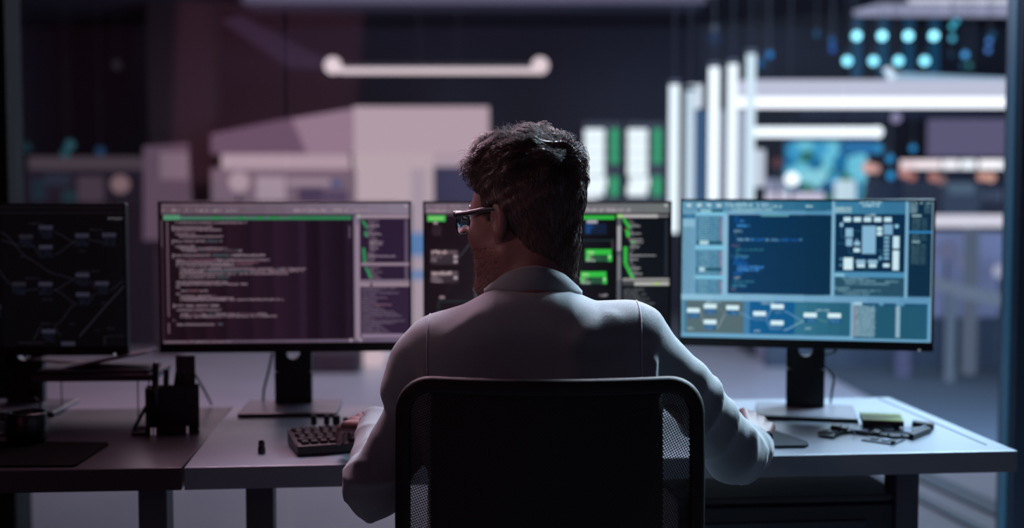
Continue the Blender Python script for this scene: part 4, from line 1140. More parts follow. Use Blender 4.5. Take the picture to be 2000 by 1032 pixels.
# jacket --------------------------------------------------------------
TP = [(700, 700), (745, 672), (762, 645), (780, 630), (820, 618), (870, 606), (905, 594), (940, 575), (965, 560), (1000, 556), (1035, 555), (1080, 556), (1112, 562), (1130, 572), (1165, 588), (1200, 588), (1240, 587), (1285, 592), (1310, 608), (1330, 655), (1360, 720)]
tw = [P(x, y, 2.07) for x, y in TP]; TXs = np.array([v.x for v in tw]); TZs = np.array([v.z for v in tw])
def gauss_fold(p, a, b, r, amp):
    a = np.array(a, float); b = np.array(b, float); ba = b - a; pa = p - a
    h = np.clip((pa @ ba) / (ba @ ba), 0, 1); d = np.linalg.norm(pa - h[:, None] * ba, axis=1)
    return amp * np.exp(-(d / r) ** 2)
def torso_sdf(p):
    x, y, z = p[:, 0], p[:, 1], p[:, 2]
    w = np.interp(z, [.50, .62, .80, .92, 1.02, 1.2], [.215, .200, .192, .212, .225, .225])
    cx = np.interp(z, [.5, .8, 1.0], [.052, .050, .040])
    dd = np.interp(z, [.5, .7, .9, 1.05, 1.2], [.135, .125, .120, .110, .085])
    cy = np.interp(z, [.5, .9, 1.1], [2.075, 2.065, 2.075])
    k = ((np.abs(x - cx) / w) ** 2.6 + (np.abs(y - cy) / dd) ** 2.6) ** (1 / 2.6)
    d = (k - 1) * np.minimum(w, dd) * .9
    T = np.interp(x, TXs, TZs) - 3.2 * (y - 2.07) ** 2
    d = smax(d, (z - T) * .85, .035)
    d = smax(d, .50 - z, .01)
    return d
FR = [((-.10, 1.97, .97), (-.02, 1.95, .93), .02, .003), ((.10, 1.95, .98), (.04, 1.94, .92), .02, .003), ((.23, 2.05, 1.06), (.12, 1.96, 1.05), .018, .006), ((.16, 2.0, 1.075), (.10, 1.96, 1.04), .016, .004), ((-.06, 1.99, 1.08), (-.14, 1.96, 1.04), .02, .004),
      ((.235, 1.99, 1.0), (.24, 1.97, .86), .012, .005), ((.20, 1.96, .98), (.17, 1.94, .86), .014, .003), ((-.15, 1.98, .99), (-.16, 1.96, .86), .012, .004)]
def sleeve_sdf(p, SS, EE, WW, r, ph, mid):
    SS, EE, WW = [np.array(a, float) for a in (SS, EE, WW)]
    (ma, ra), (mb, rb) = mid
    d1 = smin(rcone(p, SS, ma, r[0], ra), rcone(p, mb, EE, rb, r[1]), .006); d2 = rcone(p, EE, WW, r[1], r[2])
    # folds: ridges that spiral about the arm
    ba = EE - SS; h = np.clip(((p - SS) @ ba) / (ba @ ba), 0, 1.2)
    v = h * 11 + ph + (p[:, 0] - SS[0]) * 22 + (p[:, 1] - 2.1) * 14
    d1 = d1 - .0100 * (1 - np.abs(np.sin(v))) ** 1.6 * np.clip(h * 1.8 - .35, 0, 1) * (.6 + .4 * np.sin(v * .7 + 1))
    ba = WW - EE; h2 = np.clip(((p - EE) @ ba) / (ba @ ba), -.1, 1)
    v = h2 * 8 + ph * 1.7 + p[:, 2] * 30 + p[:, 0] * 12
    d2 = d2 - .0095 * (1 - np.abs(np.sin(v))) ** 1.6 * (1 - .45 * h2) * (.6 + .4 * np.sin(v * .6))
    return smin(d1, d2, .012)
SR, ER, WRs = (.222, 2.072, 1.010), (.395, 2.165, .816), (.486, 2.425, .772)
SL, EL, WLs = (-.150, 2.07, .985), (-.232, 2.052, .783), (-.2600, 2.345, .826)
def jacket_sdf(p):
    t = torso_sdf(p)
    for a, b, r, am in FR: t = t - gauss_fold(p, a, b, r, am)
    s1 = sleeve_sdf(p, SR, ER, WRs, (.058, .052, .037), .6, (((.278, 2.10, .962), .050), ((.300, 2.105, .948), .047))); s2 = sleeve_sdf(p, SL, EL, WLs, (.060, .050, .038), 2.2, (((-.166, 2.06, .945), .056), ((-.172, 2.06, .905), .043)))
    # extra cloth bulges near the creases
    s1 = s1 - gauss_fold(p, (.345, 2.06, .955), (.30, 2.04, .90), .010, .006) - gauss_fold(p, (.43, 2.13, .86), (.42, 2.11, .80), .010, .004) - gauss_fold(p, (.46, 2.2, .85), (.455, 2.17, .78), .010, .004)
    s2 = s2 - gauss_fold(p, (-.275, 2.10, .84), (-.285, 2.04, .76), .008, .005) - gauss_fold(p, (-.255, 2.16, .85), (-.24, 2.03, .72), .008, .005) - gauss_fold(p, (-.24, 2.2, .86), (-.20, 2.05, .82), .008, .005)
    s2 = s2 - gauss_fold(p, (-.21, 2.0, .94), (-.17, 2.0, .90), .012, .007) - gauss_fold(p, (-.24, 2.02, .88), (-.225, 1.99, .83), .010, .004) - gauss_fold(p, (-.26, 2.03, .84), (-.265, 2.01, .77), .010, .003)
    d = smin(t, s1, .010); d = smin(d, s2, .010)
    n = np.sin(p[:, 0] * 38 + np.sin(p[:, 2] * 31)) * np.sin(p[:, 2] * 27 + p[:, 1] * 20)
    d = d - n * .0012
    # neck opening and open cuffs
    d = smax(d, -rcone(p, (.036, 2.085, 1.30), (.036, 2.10, 1.06), .062, .052), .006)
    for WW, EE in ((WRs, ER), (WLs, EL)):
        WW = np.array(WW); ax = WW - np.array(EE); ax /= np.linalg.norm(ax)
        d = smax(d, (p - WW) @ ax - .012, .004)
        d = smax(d, -rcone(p, WW - ax * .02, WW + ax * .05, .032, .034), .003)
    return d
jv, jf = nets(jacket_sdf, (-.36, 1.90, .47), (.60, 2.56, 1.19), .0052)
def jacket_mat():
    m = mat('jacket_grey_wool', '#767c82', .85, bump=.5, bscale=900, var=.10, spec=.2, sheen=.35)
    return m
JM = jacket_mat()
jk = pobj('jacket', mesh_vf('jacket', jv, jf), JM)
# collar: folded strip around the neck
def surf_z(x, y):
    zs = np.linspace(1.22, .95, 140); p = np.stack([np.full(140, x), np.full(140, y), zs], 1); s = torso_sdf(p); i = np.argmax(s < 0)
    return zs[i] if s[i] < 0 else 1.0
bm = bmesh.new(); rows = []
NP = 40
for k in range(NP + 1):
    a = math.radians(-90) + (k / NP - .5) * math.radians(250)      # centred on the nape (-Y)
    ca, sa = math.cos(a), math.sin(a); fr = abs(k / NP - .5) * 2
    cx, cy = .036, 2.085
    topz = 1.158 - .058 * fr ** 1.5
    prof = []
    ro = .072 + .010 * fr
    for rr, zz in ((.0600, -.060), (.0585, -.02), (.0600, -.003), (.0625, .0005), (.0655, -.002)):
        prof.append(Vector((cx + rr * 1.04 * ca, cy + rr * sa, topz + zz)))
    xo, yo = cx + ro * 1.06 * ca, cy + ro * .98 * sa
    zo = surf_z(xo, yo)
    prof.append(Vector((cx + (ro * .5 + .0655 * .5 + .003) * 1.05 * ca, cy + (ro * .5 + .0655 * .5 + .003) * sa, (topz + zo) / 2 + .002)))
    prof.append(Vector((xo, yo, zo + .0065))); prof.append(Vector((xo, yo, zo + .0015))); prof.append(Vector((cx + .06 * ca, cy + .06 * sa, zo - .01)))
    rows.append([bm.verts.new(v - Vector((.05, 2.1, 0))) for v in prof])
for a, b in zip(rows, rows[1:]):
    for i in range(len(a) - 1): bm.faces.new((a[i], b[i], b[i + 1], a[i + 1]))
me = bpy.data.meshes.new('collar'); bmesh.ops.recalc_face_normals(bm, faces=bm.faces); bm.to_mesh(me); bm.free()
co = link('collar', me, JM, None, True); co.parent = jk; co.location = (.05, 2.1, 0)
# seams where the sleeves are set in
def seam(SS, EE, side):
    pts = []
    for k in range(22):
        a = -.5 + 3.6 * k / 21
        c = np.array([SS[0] - side * .020, SS[1], SS[2] + .0]); 
        d = np.array([side * .12 * math.cos(a) * .0, -math.cos(a + 1.2), math.sin(a + 1.2)])
        d = np.array([side * .10, -math.sin(a), math.cos(a)]); d /= np.linalg.norm(d)
        ts = np.linspace(.02, .13, 90); p = c + ts[:, None] * d; s = jacket_sdf(p); i = np.argmax(s > 0)
        if s[i] > 0: pts.append(tuple(p[i] + 0 * d))
    return pts
for SS, EE, sd in ((SR, ER, 1), (SL, EL, -1)):
    bm = bmesh.new(); pp = seam(SS, EE, sd); pp = [p for p in pp if p[2] > .92]
    if len(pp) > 3: tube(bm, pp, .0011, 6)
    me = bpy.data.meshes.new('sleeve_seam'); bm.to_mesh(me); bm.free(); so = link('sleeve_seam', me, mat('jacket_thread', '#a5a5ae', .8), None, True); so.parent = jk
# wrist watch
wdir = Vector((.20, .95, .10)).normalized(); wp = Vector(WR) - wdir * .010 - Vector((.05, 2.1, 0))
bm = bmesh.new(); q4 = Matrix.Translation(wp) @ wdir.to_track_quat('Z', 'Y').to_matrix().to_4x4()
lathe(bm, [(.0265, -.009), (.029, -.008), (.029, .008), (.0265, .009), (.0265, -.009)], 28, q4)
wt = link('watch', bpy.data.meshes.new('watch'), mat('watch_black', '#0c0c10', .3), pr, True); bm.to_mesh(wt.data); bm.free(); wt.data.polygons.foreach_set('use_smooth', [True] * len(wt.data.polygons))
bm = bmesh.new(); fp = wp + Vector((.027, 0, .006)); cyl(bm, fp - Vector((.004, 0, 0)), fp + Vector((.005, 0, .001)), .0165, .0155, 24)
me = bpy.data.meshes.new('watch_case'); bm.to_mesh(me); bm.free(); link('watch_case', me, mat('watch_case_dark', '#15161c', .2, metal=.7), wt)
# trousers and shoes
def trouser_sdf(p):
    d = rcone(p, (-.02, 2.07, .555), (.13, 2.07, .555), .085, .085)
    for s_ in (-1, 1):
        kx = .055 + s_ * .13
        d = smin(d, rcone(p, (.055 + s_ * .085, 2.08, .56), (kx, 2.52, .56), .085, .066), .03)
        d = smin(d, rcone(p, (kx, 2.52, .56), (kx, 2.56, .11), .066, .055), .015)
    d = d - .002 * np.sin(p[:, 2] * 60 + p[:, 1] * 40)
    return smax(smax(d, .095 - p[:, 2], .005), p[:, 2] - .632, .02)
v_, f_ = nets(trouser_sdf, (-.2, 1.94, .07), (.31, 2.66, .67), .009)
pobj('trousers', mesh_vf('trousers', v_, f_), mat('trousers_dark', '#1b1b22', .85))
for s_ in (-1, 1):
    kx = .055 + s_ * .13
    def shoe(p):
        d = rcone(p, (kx, 2.54, .045), (kx + s_ * .01, 2.70, .032), .042, .036); d = smin(d, rcone(p, (kx, 2.55, .06), (kx, 2.555, .11), .042, .04), .03)
        return smax(d, .004 - p[:, 2], .004)
    v_, f_ = nets(shoe, (kx - .08, 2.45, -.01), (kx + .08, 2.79, .17), .006)
    pobj('shoe', mesh_vf('shoe', v_, f_), mat('shoe_leather', '#120e0e', .35))

# ------------------------------------------------------------------ ROOM
FL = bpy.data.materials.new('floor_polished'); FL.use_nodes = True; nt = FL.node_tree; b = nt.nodes['Principled BSDF']
tc = nt.nodes.new('ShaderNodeTexCoord'); nz = nt.nodes.new('ShaderNodeTexNoise'); nz.inputs['Scale'].default_value = 1.2; nz.inputs['Detail'].default_value = 4
cr = nt.nodes.new('ShaderNodeValToRGB'); cr.color_ramp.elements[0].color = (.20, .19, .22, 1); cr.color_ramp.elements[1].color = (.32, .31, .34, 1)
nt.links.new(tc.outputs['Object'], nz.inputs['Vector']); nt.links.new(nz.outputs['Fac'], cr.inputs['Fac']); nt.links.new(cr.outputs['Color'], b.inputs['Base Color']); b.inputs['Roughness'].default_value = .28
XL, XR, YB, YF, ZC = -5.5, 7.5, 13.0, -2.0, 3.0
WALLM = mat('wall_dark', '#383844', .75, bump=.1, bscale=20)
CEIL = mat('ceiling_dark', '#30303c', .8, bump=.1, bscale=15)
for nm, b_, m in (('floor', (XL, XR, YF, YB, -.1, 0), FL), ('ceiling', (XL, XR, YF, YB, ZC, ZC + .1), CEIL), ('wall_back', (XL, XR, YB, YB + .1, 0, ZC), WALLM),
                  ('wall_front', (XL, XR, YF - .1, YF, 0, ZC), WALLM), ('wall_left', (XL - .1, XL, YF, YB, 0, ZC), WALLM), ('wall_right', (XR, XR + .1, YF, YB, 0, ZC), WALLM)):
    tag(obj(nm, bx(*b_), m), kind='structure')

bm = bmesh.new(); pts = [G(x, y, 0) for x, y in ((1590, 706), (2400, 706), (2400, 905), (2000, 905), (1740, 800), (1630, 742))]
prism(bm, [(p.x, p.y) for p in pts], .0003, .006); tag(obj('floor_carpet', bm, mat('carpet_dark_slate', '#27313b', .9)), kind='structure')  # darker area of the floor beyond the desk
# glass partition behind the desks
GM = bpy.data.materials.new('partition_glass'); GM.use_nodes = True; nt = GM.node_tree; nt.nodes.clear()
o_ = nt.nodes.new('ShaderNodeOutputMaterial'); mx = nt.nodes.new('ShaderNodeMixShader'); tb = nt.nodes.new('ShaderNodeBsdfTransparent'); gb = nt.nodes.new('ShaderNodeBsdfGlossy')
gb.inputs['Roughness'].default_value = .05; tb.inputs['Color'].default_value = (.97, .985, 1, 1); mx.inputs[0].default_value = .02
nt.links.new(tb.outputs[0], mx.inputs[1]); nt.links.new(gb.outputs[0], mx.inputs[2]); nt.links.new(mx.outputs[0], o_.inputs[0])
YG = 3.75
POST = mat('partition_post', '#46566a', .4, metal=.5); POSTE = mat('partition_edge_cyan', '#2a5870', .4, em='#1f6a90', est=.22); POSTD = mat('partition_post_dim', '#06090b', .8)  # dim post copy holds shade in its colour; cyan edge glows
xs = [P(33, 400, YG).x, P(560, 400, YG).x, P(1100, 400, YG).x, P(1645, 400, YG).x, P(1970, 400, YG).x]
for i in range(4):
    tag(obj('window_%d' % (i + 1), bx(xs[i] + .004, xs[i + 1] - .004, YG, YG + .008, .01, ZC - .005), GM), kind='structure')
pr_ = bx(P(1974, 400, YG).x, P(2030, 400, YG).x, YG - .06, YG + .06, 0, ZC)
tag(obj('trim_1', pr_, POST), kind='structure')
tag(obj('trim_2', bx(P(1970, 400, YG).x, P(1972.5, 400, YG).x, YG - .03, YG + .03, 0, ZC), POSTE), kind='structure')
tag(obj('trim_3', bx(P(-30, 400, YG).x, P(33, 400, YG).x, YG - .06, YG + .06, 0, ZC), POSTD), kind='structure')

# floor lines beyond the desk
for i, (a, b_, w) in enumerate((((1790, 940), (1985, 1030), .12), ((1800, 985), (1905, 1040), .05))):
    p, q = G(*a, 0), G(*b_, 0); d = (q - p).normalized(); n_ = Vector((-d.y, d.x, 0)) * w
    p = p - d * .6; q = q + d * .6
    bm = bmesh.new(); prism(bm, [(p.x, p.y), (q.x, q.y), (q.x + n_.x, q.y + n_.y), (p.x + n_.x, p.y + n_.y)], .0005, .012)
    tag(obj('trim_%d' % (i + 4), bm, mat('floor_strip_dark', '#3a444e', .5)), kind='structure')

# ------------------------------------------------------------------ BACKGROUND (each thing its own object; most glow with their lit colour)
def pbox(px0, py0, px1, py1, Y, dep=.1, bev=0.):
    a, b = P(px0, py0, Y), P(px1, py1, Y)
    return bx(min(a.x, b.x), max(a.x, b.x), Y, Y + dep, min(a.z, b.z), max(a.z, b.z), bev)
def ppoly(pts, Y, dep=.1):
    bm = bmesh.new(); f = [bm.verts.new(P(x, y, Y)) for x, y in pts]; g = [bm.verts.new(P(x, y, Y) + Vector((0, dep, 0))) for x, y in pts]
    bm.faces.new(f); bm.faces.new(g); n = len(f)
    for i in range(n): bm.faces.new((f[i], f[(i + 1) % n], g[(i + 1) % n], g[i]))
    return bm
def to_floor(px0, px1, py0, Y, dep=.3):
    a, b = P(px0, py0, Y), P(px1, py0, Y); return bx(a.x, b.x, Y, Y + dep, 0, a.z)
DARKM = mat('fixture_dark', '#1c1c24', .6); DMAR = mat('column_dark_maroon', '#2c2228', .85)

def wire(t, x, y, z0, r=.002):
    r = min(r, .002)
    bm = bmesh.new(); cyl(bm, (x, y, z0), (x, y, ZC - t.location.z), r, n=6); obj('suspension_wire', bm, DARKM, t)

# long ceiling light at the top edge, with frame
cl_ = thing('ceiling_light', 'long white ceiling light panel set in a grey frame along the top', 'ceiling light', (0, 0, 0))
ya = 10.55; xa, xb = P(480, 3, ya).x, P(1402, 3, ya).x
obj('diffuser', bx(xa, xb, 9.5, ya, ZC - .05, ZC - .03), glow('light_white_pinkish', '#f4e6ee', 1.3), cl_)
obj('light_frame', bx(P(470, 3, ya).x, P(1380, 3, ya).x, ya + .01, ya + .5, ZC - .12, ZC - .03), mat('ceiling_frame_grey', '#5a5a6a', .7), cl_)

# U-shaped pendant
def u_lamp(label, pxa, pxb, py, Y, arm, col, st, rt=.026):
    t = thing('pendant_lamp', label, 'lamp', P((pxa + pxb) / 2, py, Y))
    a, b = P(pxa, py, Y) - t.location, P(pxb, py, Y) - t.location
    m = glow('lamp_' + col[1:] + str(st), col, st)
    bm = bmesh.new(); cyl(bm, a, b, rt, n=16); obj('light_tube', bm, m, t, True)
    for e, s_ in ((a, -1), (b, 1)):
        bm = bmesh.new(); tip = e + Vector((s_ * -arm[0] * -1, -arm[1], arm[2])); cyl(bm, e, tip, rt, n=16)
        bmesh.ops.create_uvsphere(bm, u_segments=16, v_segments=10, radius=rt * 2.6, matrix=Matrix.Translation(tip)); obj('end_lamp', bm, m, t, True)
    bm = bmesh.new(); cyl(bm, a + Vector((0, .0, rt * 1.3)), b + Vector((0, 0, rt * 1.3)), .02, n=8); obj('housing', bm, DARKM, t)
    for e in (a * .6 + b * .4, a * .4 + b * .6): wire(t, e.x, e.y, e.z + .03)
    return t
u_lamp('long glowing tube pendant with a round lamp at each end, hanging over the room', 668, 1046, 138, 10.0, (.03, .3, .01), '#eed7dc', 1.0)
u_lamp('short dim tube pendant with one round end at the dark corner', -160, 30, 147, 10.0, (.06, .35, .02), '#543840', 1.0, .03)

# long far counters
COUNT = mat('far_counter_dark', '#1d1822', .8)
for nm_, x0, x1, yt, Y, l in (('reception_counter', 30, 760, 397, 10.1, 'long dark counter far behind the monitors at the dark side'), ('reception_counter', 1470, 1700, 402, 9.5, 'dark counter under the cyan display'), ('reception_counter', 1702, 2080, 421, 9.7, 'dark counter carrying the slate cabinets')):
    a, b_ = P(x0, yt, Y), P(x1, yt, Y)
    tag(obj(nm_, bx(a.x, b_.x, Y, Y + .75, 0, a.z, .01), COUNT), l, 'counter')
# wall panels, shelf and cabinet, their lit look put in as emission
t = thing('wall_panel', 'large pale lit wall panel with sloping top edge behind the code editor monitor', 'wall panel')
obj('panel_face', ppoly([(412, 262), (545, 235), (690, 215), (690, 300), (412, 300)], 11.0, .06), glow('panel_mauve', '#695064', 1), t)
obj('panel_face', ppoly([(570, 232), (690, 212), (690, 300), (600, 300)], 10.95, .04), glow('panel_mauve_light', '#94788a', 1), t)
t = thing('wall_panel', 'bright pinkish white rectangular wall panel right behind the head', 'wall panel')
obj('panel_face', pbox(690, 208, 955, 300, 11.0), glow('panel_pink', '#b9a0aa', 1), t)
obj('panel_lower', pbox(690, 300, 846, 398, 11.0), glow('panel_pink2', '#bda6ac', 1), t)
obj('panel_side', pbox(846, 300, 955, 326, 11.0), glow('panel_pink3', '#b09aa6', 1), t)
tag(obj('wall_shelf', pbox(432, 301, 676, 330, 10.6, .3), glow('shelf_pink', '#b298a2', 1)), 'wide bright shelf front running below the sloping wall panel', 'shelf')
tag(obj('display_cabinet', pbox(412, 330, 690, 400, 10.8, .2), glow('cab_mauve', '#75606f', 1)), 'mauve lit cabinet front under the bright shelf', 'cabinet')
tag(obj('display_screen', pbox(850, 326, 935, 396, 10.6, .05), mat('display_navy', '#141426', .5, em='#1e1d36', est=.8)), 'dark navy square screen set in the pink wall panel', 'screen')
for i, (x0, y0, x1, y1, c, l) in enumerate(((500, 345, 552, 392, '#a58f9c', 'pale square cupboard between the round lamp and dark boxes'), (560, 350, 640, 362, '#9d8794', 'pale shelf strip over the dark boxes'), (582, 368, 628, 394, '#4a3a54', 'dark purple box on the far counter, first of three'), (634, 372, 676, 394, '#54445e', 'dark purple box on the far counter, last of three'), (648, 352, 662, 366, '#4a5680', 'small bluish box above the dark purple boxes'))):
    tag(obj('storage_box', pbox(x0, y0, x1, y1, 10.3, .15, .01), glow('bgbox%d' % i, c, 1)), l, 'box')  # boxes glow with their lit tones
# slim pillar between the monitors, its brightness put in as emission
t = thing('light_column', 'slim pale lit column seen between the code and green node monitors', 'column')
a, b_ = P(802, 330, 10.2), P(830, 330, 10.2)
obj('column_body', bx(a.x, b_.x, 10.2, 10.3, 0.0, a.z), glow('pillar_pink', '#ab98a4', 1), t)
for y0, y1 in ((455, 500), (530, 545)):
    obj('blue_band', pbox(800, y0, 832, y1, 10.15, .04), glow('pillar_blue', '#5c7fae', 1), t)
# dark columns
tag(obj('trim_6', to_floor(285, 408, -60, 11.3, .4), DMAR), kind='structure')
t = thing('banner_panel', 'pale mauve upright panel beside the dark column', 'panel')
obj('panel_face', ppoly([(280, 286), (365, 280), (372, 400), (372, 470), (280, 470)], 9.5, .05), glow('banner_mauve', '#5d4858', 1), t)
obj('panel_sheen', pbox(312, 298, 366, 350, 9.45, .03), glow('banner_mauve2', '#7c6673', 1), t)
obj('panel_foot', to_floor(300, 350, 470, 9.55, .04), DMAR, t)
# globe lamps
def globe(label, px, py, Y, r, c, st=1., stem=True, base_z=0.):
    if py < 395:
        Y, yt, yc = (10.15, 397, 10.1) if px < 1000 else (9.56, 402, 9.5) if px < 1702 else (9.8, 421, 9.7)
        base_z = P(px, yt, yc).z
    t = thing('globe_lamp', label, 'lamp', (P(px, py, Y).x, Y, base_z)); z = P(px, py, Y).z - base_z
    bm = bmesh.new(); bmesh.ops.create_uvsphere(bm, u_segments=20, v_segments=12, radius=r, matrix=Matrix.Translation((0, 0, z))); obj('globe', bm, glow('globe' + c[1:], c, st), t, True)
    if stem:
        bm = bmesh.new(); cyl(bm, (0, 0, 0), (0, 0, z - r), .01, n=8); obj('stem', bm, DARKM, t)
        bm = bmesh.new(); cyl(bm, (0, 0, 0), (0, 0, .02), .035, n=20); obj('base', bm, DARKM, t)
    return t
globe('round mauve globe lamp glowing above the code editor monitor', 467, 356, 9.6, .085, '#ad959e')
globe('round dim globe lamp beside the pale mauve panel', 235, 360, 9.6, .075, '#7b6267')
globe('small globe lamp glowing near the floor below the code editor monitor', 730, 700, 9.0, .09, '#cdb4bc')  # globe added where light only reflects
globe('tiny globe lamp by the sleeve below the code editor monitor', 763, 694, 9.2, .05, '#a8a0b4')  # second added globe, for the smaller patch of reflected light
# counter on the dim left
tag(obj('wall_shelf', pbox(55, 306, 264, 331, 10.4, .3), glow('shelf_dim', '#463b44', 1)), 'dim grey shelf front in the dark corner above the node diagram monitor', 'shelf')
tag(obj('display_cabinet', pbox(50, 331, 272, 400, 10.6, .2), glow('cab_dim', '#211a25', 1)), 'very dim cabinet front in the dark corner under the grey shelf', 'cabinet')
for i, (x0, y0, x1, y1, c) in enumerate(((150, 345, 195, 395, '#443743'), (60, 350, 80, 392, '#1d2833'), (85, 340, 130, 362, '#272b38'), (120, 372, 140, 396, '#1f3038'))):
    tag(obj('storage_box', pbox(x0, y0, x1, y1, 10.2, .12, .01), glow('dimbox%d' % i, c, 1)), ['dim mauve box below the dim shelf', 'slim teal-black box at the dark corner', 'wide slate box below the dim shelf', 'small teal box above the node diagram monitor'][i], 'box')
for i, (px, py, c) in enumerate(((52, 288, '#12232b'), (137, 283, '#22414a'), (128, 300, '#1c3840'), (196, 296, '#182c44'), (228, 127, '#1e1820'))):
    t = thing('status_light', ['faint teal light at the edge of the dark corner', 'teal light above the dim shelf', 'lower teal light touching the dim shelf', 'faint blue light above the dim shelf', 'faint grey light high in the dark corner'][i], 'light', P(px, py, 10.3))
    bm = bmesh.new(); bmesh.ops.create_uvsphere(bm, u_segments=12, v_segments=8, radius=.04); obj('lens', bm, glow('stat%d' % i, c, 1.6), t, True)
    wire(t, 0, 0, .03)
# reflected light on the ceiling, painted as a faintly glowing purple plate
tag(obj('ceiling_duct', ppoly([(430, 40), (470, 30), (640, 118), (640, 135), (560, 130)], 11.6, .1), mat('duct_purple', '#2a2234', .8, em='#1f1828', est=.8)), 'slanting dim purple ceiling duct beside the glowing tube pendant', 'duct')
# equipment box low behind the code monitor
tag(obj('storage_box', bx(P(600, 700, 8.6).x, P(700, 700, 8.6).x, 8.6, 8.9, 0, P(600, 690, 8.6).z, .02), mat('lowbox_maroon', '#241820', .8)), 'dark low box on the floor beside the small floor globe lamp', 'box')

# server racks with stacked lights
def rack(label, px0, px1, Y):
    a, b_ = P(px0, 238, Y), P(px1, 238, Y); cx = (a.x + b_.x) / 2; w = b_.x - a.x
    t = thing('server_rack', label, 'server rack', (cx, Y, 0), 0, 'server racks with stacked lights')
    obj('rack_body', bx(-w / 2, w / 2, .02, .6, 0, a.z, .01), DARKM, t)
    zs = [P(0, y, Y).z for y in (263, 286, 309, 332, 356, 372)]
    for k, z in enumerate(zs):
        x = -w * .20 + (w * .05 if k == 4 else 0)
        bm = bmesh.new(); box(bm, x - w * .25, x + w * .25, .0, .02, z - .045, z + .045, .008); obj('white_indicator', bm, glow('rack_white', '#e4eef2', 1.25), t)
        if k != 3:
            bm = bmesh.new(); box(bm, w * .20, w * .40, .0, .02, z - .045, z + .045, .006); obj('green_indicator', bm, glow('rack_green', '#3fa878', 1.0), t)
    return t
rack('server rack with white and green lights close to the head', 1138, 1216, 10.0)
rack('server rack with white and green lights beside the upright light tubes', 1222, 1300, 10.0)
t = thing('display_screen', 'small cyan screen glowing between the head and the server racks', 'screen')
obj('screen', pbox(1100, 290, 1134, 350, 10.4, .05), glow('cyan_screen', '#2a9cc8', 1.0), t)
a = P(1117, 350, 10.42); bm = bmesh.new(); cyl(bm, (a.x, 10.43, 0), (a.x, 10.43, a.z), .02, n=10); obj('stand_post', bm, DARKM, t)
tag(obj('rack_shelf', pbox(1120, 384, 1168, 392, 9.8, .1), glow('shelf_white_small', '#c8ccd4', 1)), 'thin white ledge below the server rack close to the head', 'ledge')

# upright light tubes
TUBES = [(1315, 166, 455, 11, '#e6f2fa', 1.25), (1345, 178, 560, 10, '#cfe2f0', 1.0), (1391, 132, 560, 11, '#eef8ff', 1.4), (1427, 126, 560, 11, '#eaf4fb', 1.3), (1462, 106, 560, 10, '#d6eaf6', 1.1)]
TL = ['upright white light tube nearest the server racks, the shortest', 'paler upright light tube second from the server racks', 'bright upright light tube in the middle of the five', 'upright white light tube fourth from the server racks', 'tallest upright light tube beside the bokeh bulbs']
TL[4] = 'tallest upright light tube, where the horizontal light beam starts'
for (px, y0, y1, hw, c, st), l in zip(TUBES, TL):
    Y = 8.0
    a, b_ = P(px, y0, Y), P(px, y1, Y); r = hw / 2400 * Y * .9
    t = thing('light_tube', l, 'light tube', b_, 0, 'upright white light tubes')
    bm = bmesh.new(); cyl(bm, (0, 0, 0), (0, 0, a.z - b_.z), r, n=16); obj('tube', bm, glow('tube' + c[1:], c, st), t, True)
    bm = bmesh.new(); cyl(bm, (0, 0, a.z - b_.z), (0, 0, a.z - b_.z + .03), r * 1.1, n=16); obj('tube_cap', bm, DARKM, t, True)
    wire(t, 0, 0, a.z - b_.z + .03, .002)
tag(obj('wall_panel', pbox(1405, 215, 1412, 560, 8.3, .04), glow('gap_grey', '#8b93a6', 1)), 'narrow grey slat behind the gap between the light tubes', 'panel')
tag(obj('wall_panel', pbox(1440, 215, 1452, 560, 8.3, .04), glow('gap_grey2', '#9aa2b6', 1)), 'grey slat behind the tallest light tube', 'panel')
tag(obj('wall_panel', pbox(1357, 215, 1378, 560, 8.3, .04), glow('gap_blue', '#3f5c80', 1)), 'steel blue slat between the paler tube and the middle light tube', 'panel')

# horizontal light beam
t = thing('light_beam', 'broad horizontal white light beam crossing the far room', 'light', P(1700, 180, 8.2))
o0 = t.location
def rel(bm):
    for v in bm.verts: v.co -= o0
    return bm
obj('beam_body', rel(pbox(1452, 156, 2120, 190, 8.2, .3)), glow('beam_lavender', '#c6c8dc', 1.0), t)
obj('beam_strip', rel(pbox(1440, 190, 2120, 209, 8.1, .1)), glow('beam_white', '#f6f8ff', 1.5), t)
obj('beam_end', rel(pbox(1345, 165, 1372, 210, 8.1, .1)), glow('beam_end_white', '#dce6f2', 1.0), t)
obj('beam_top', rel(ppoly([(1735, 145), (1740, 141), (2120, 160), (2120, 156), (1735, 156)], 8.25, .05)), glow('beam_bluegrey', '#8fb2cc', 1.0), t)
bm = rel(ppoly([(1728, 134), (1738, 130), (1752, 150), (1742, 155)], 8.15, .05)); obj('end_lamp', bm, glow('beam_spot', '#cfe2f2', 1.2), t)
for px in (1500, 1900):
    p = P(px, 156, 8.35) - o0; wire(t, p.x, p.y, p.z, .006)
# second bar
t = thing('light_bar', 'short white horizontal light bar below the broad light beam', 'light', P(1600, 258, 8.8)); o0 = t.location
a, b_ = P(1468, 258, 8.8) - o0, P(1714, 258, 8.8) - o0
bm = bmesh.new(); cyl(bm, a, b_, .035, n=16); bmesh.ops.create_uvsphere(bm, u_segments=12, v_segments=8, radius=.04, matrix=Matrix.Translation(b_)); obj('tube', bm, glow('bar_white', '#f0f8ff', 1.5), t, True)
for e in (a * .7 + b_ * .3, a * .2 + b_ * .8): wire(t, e.x, e.y, e.z + .03)

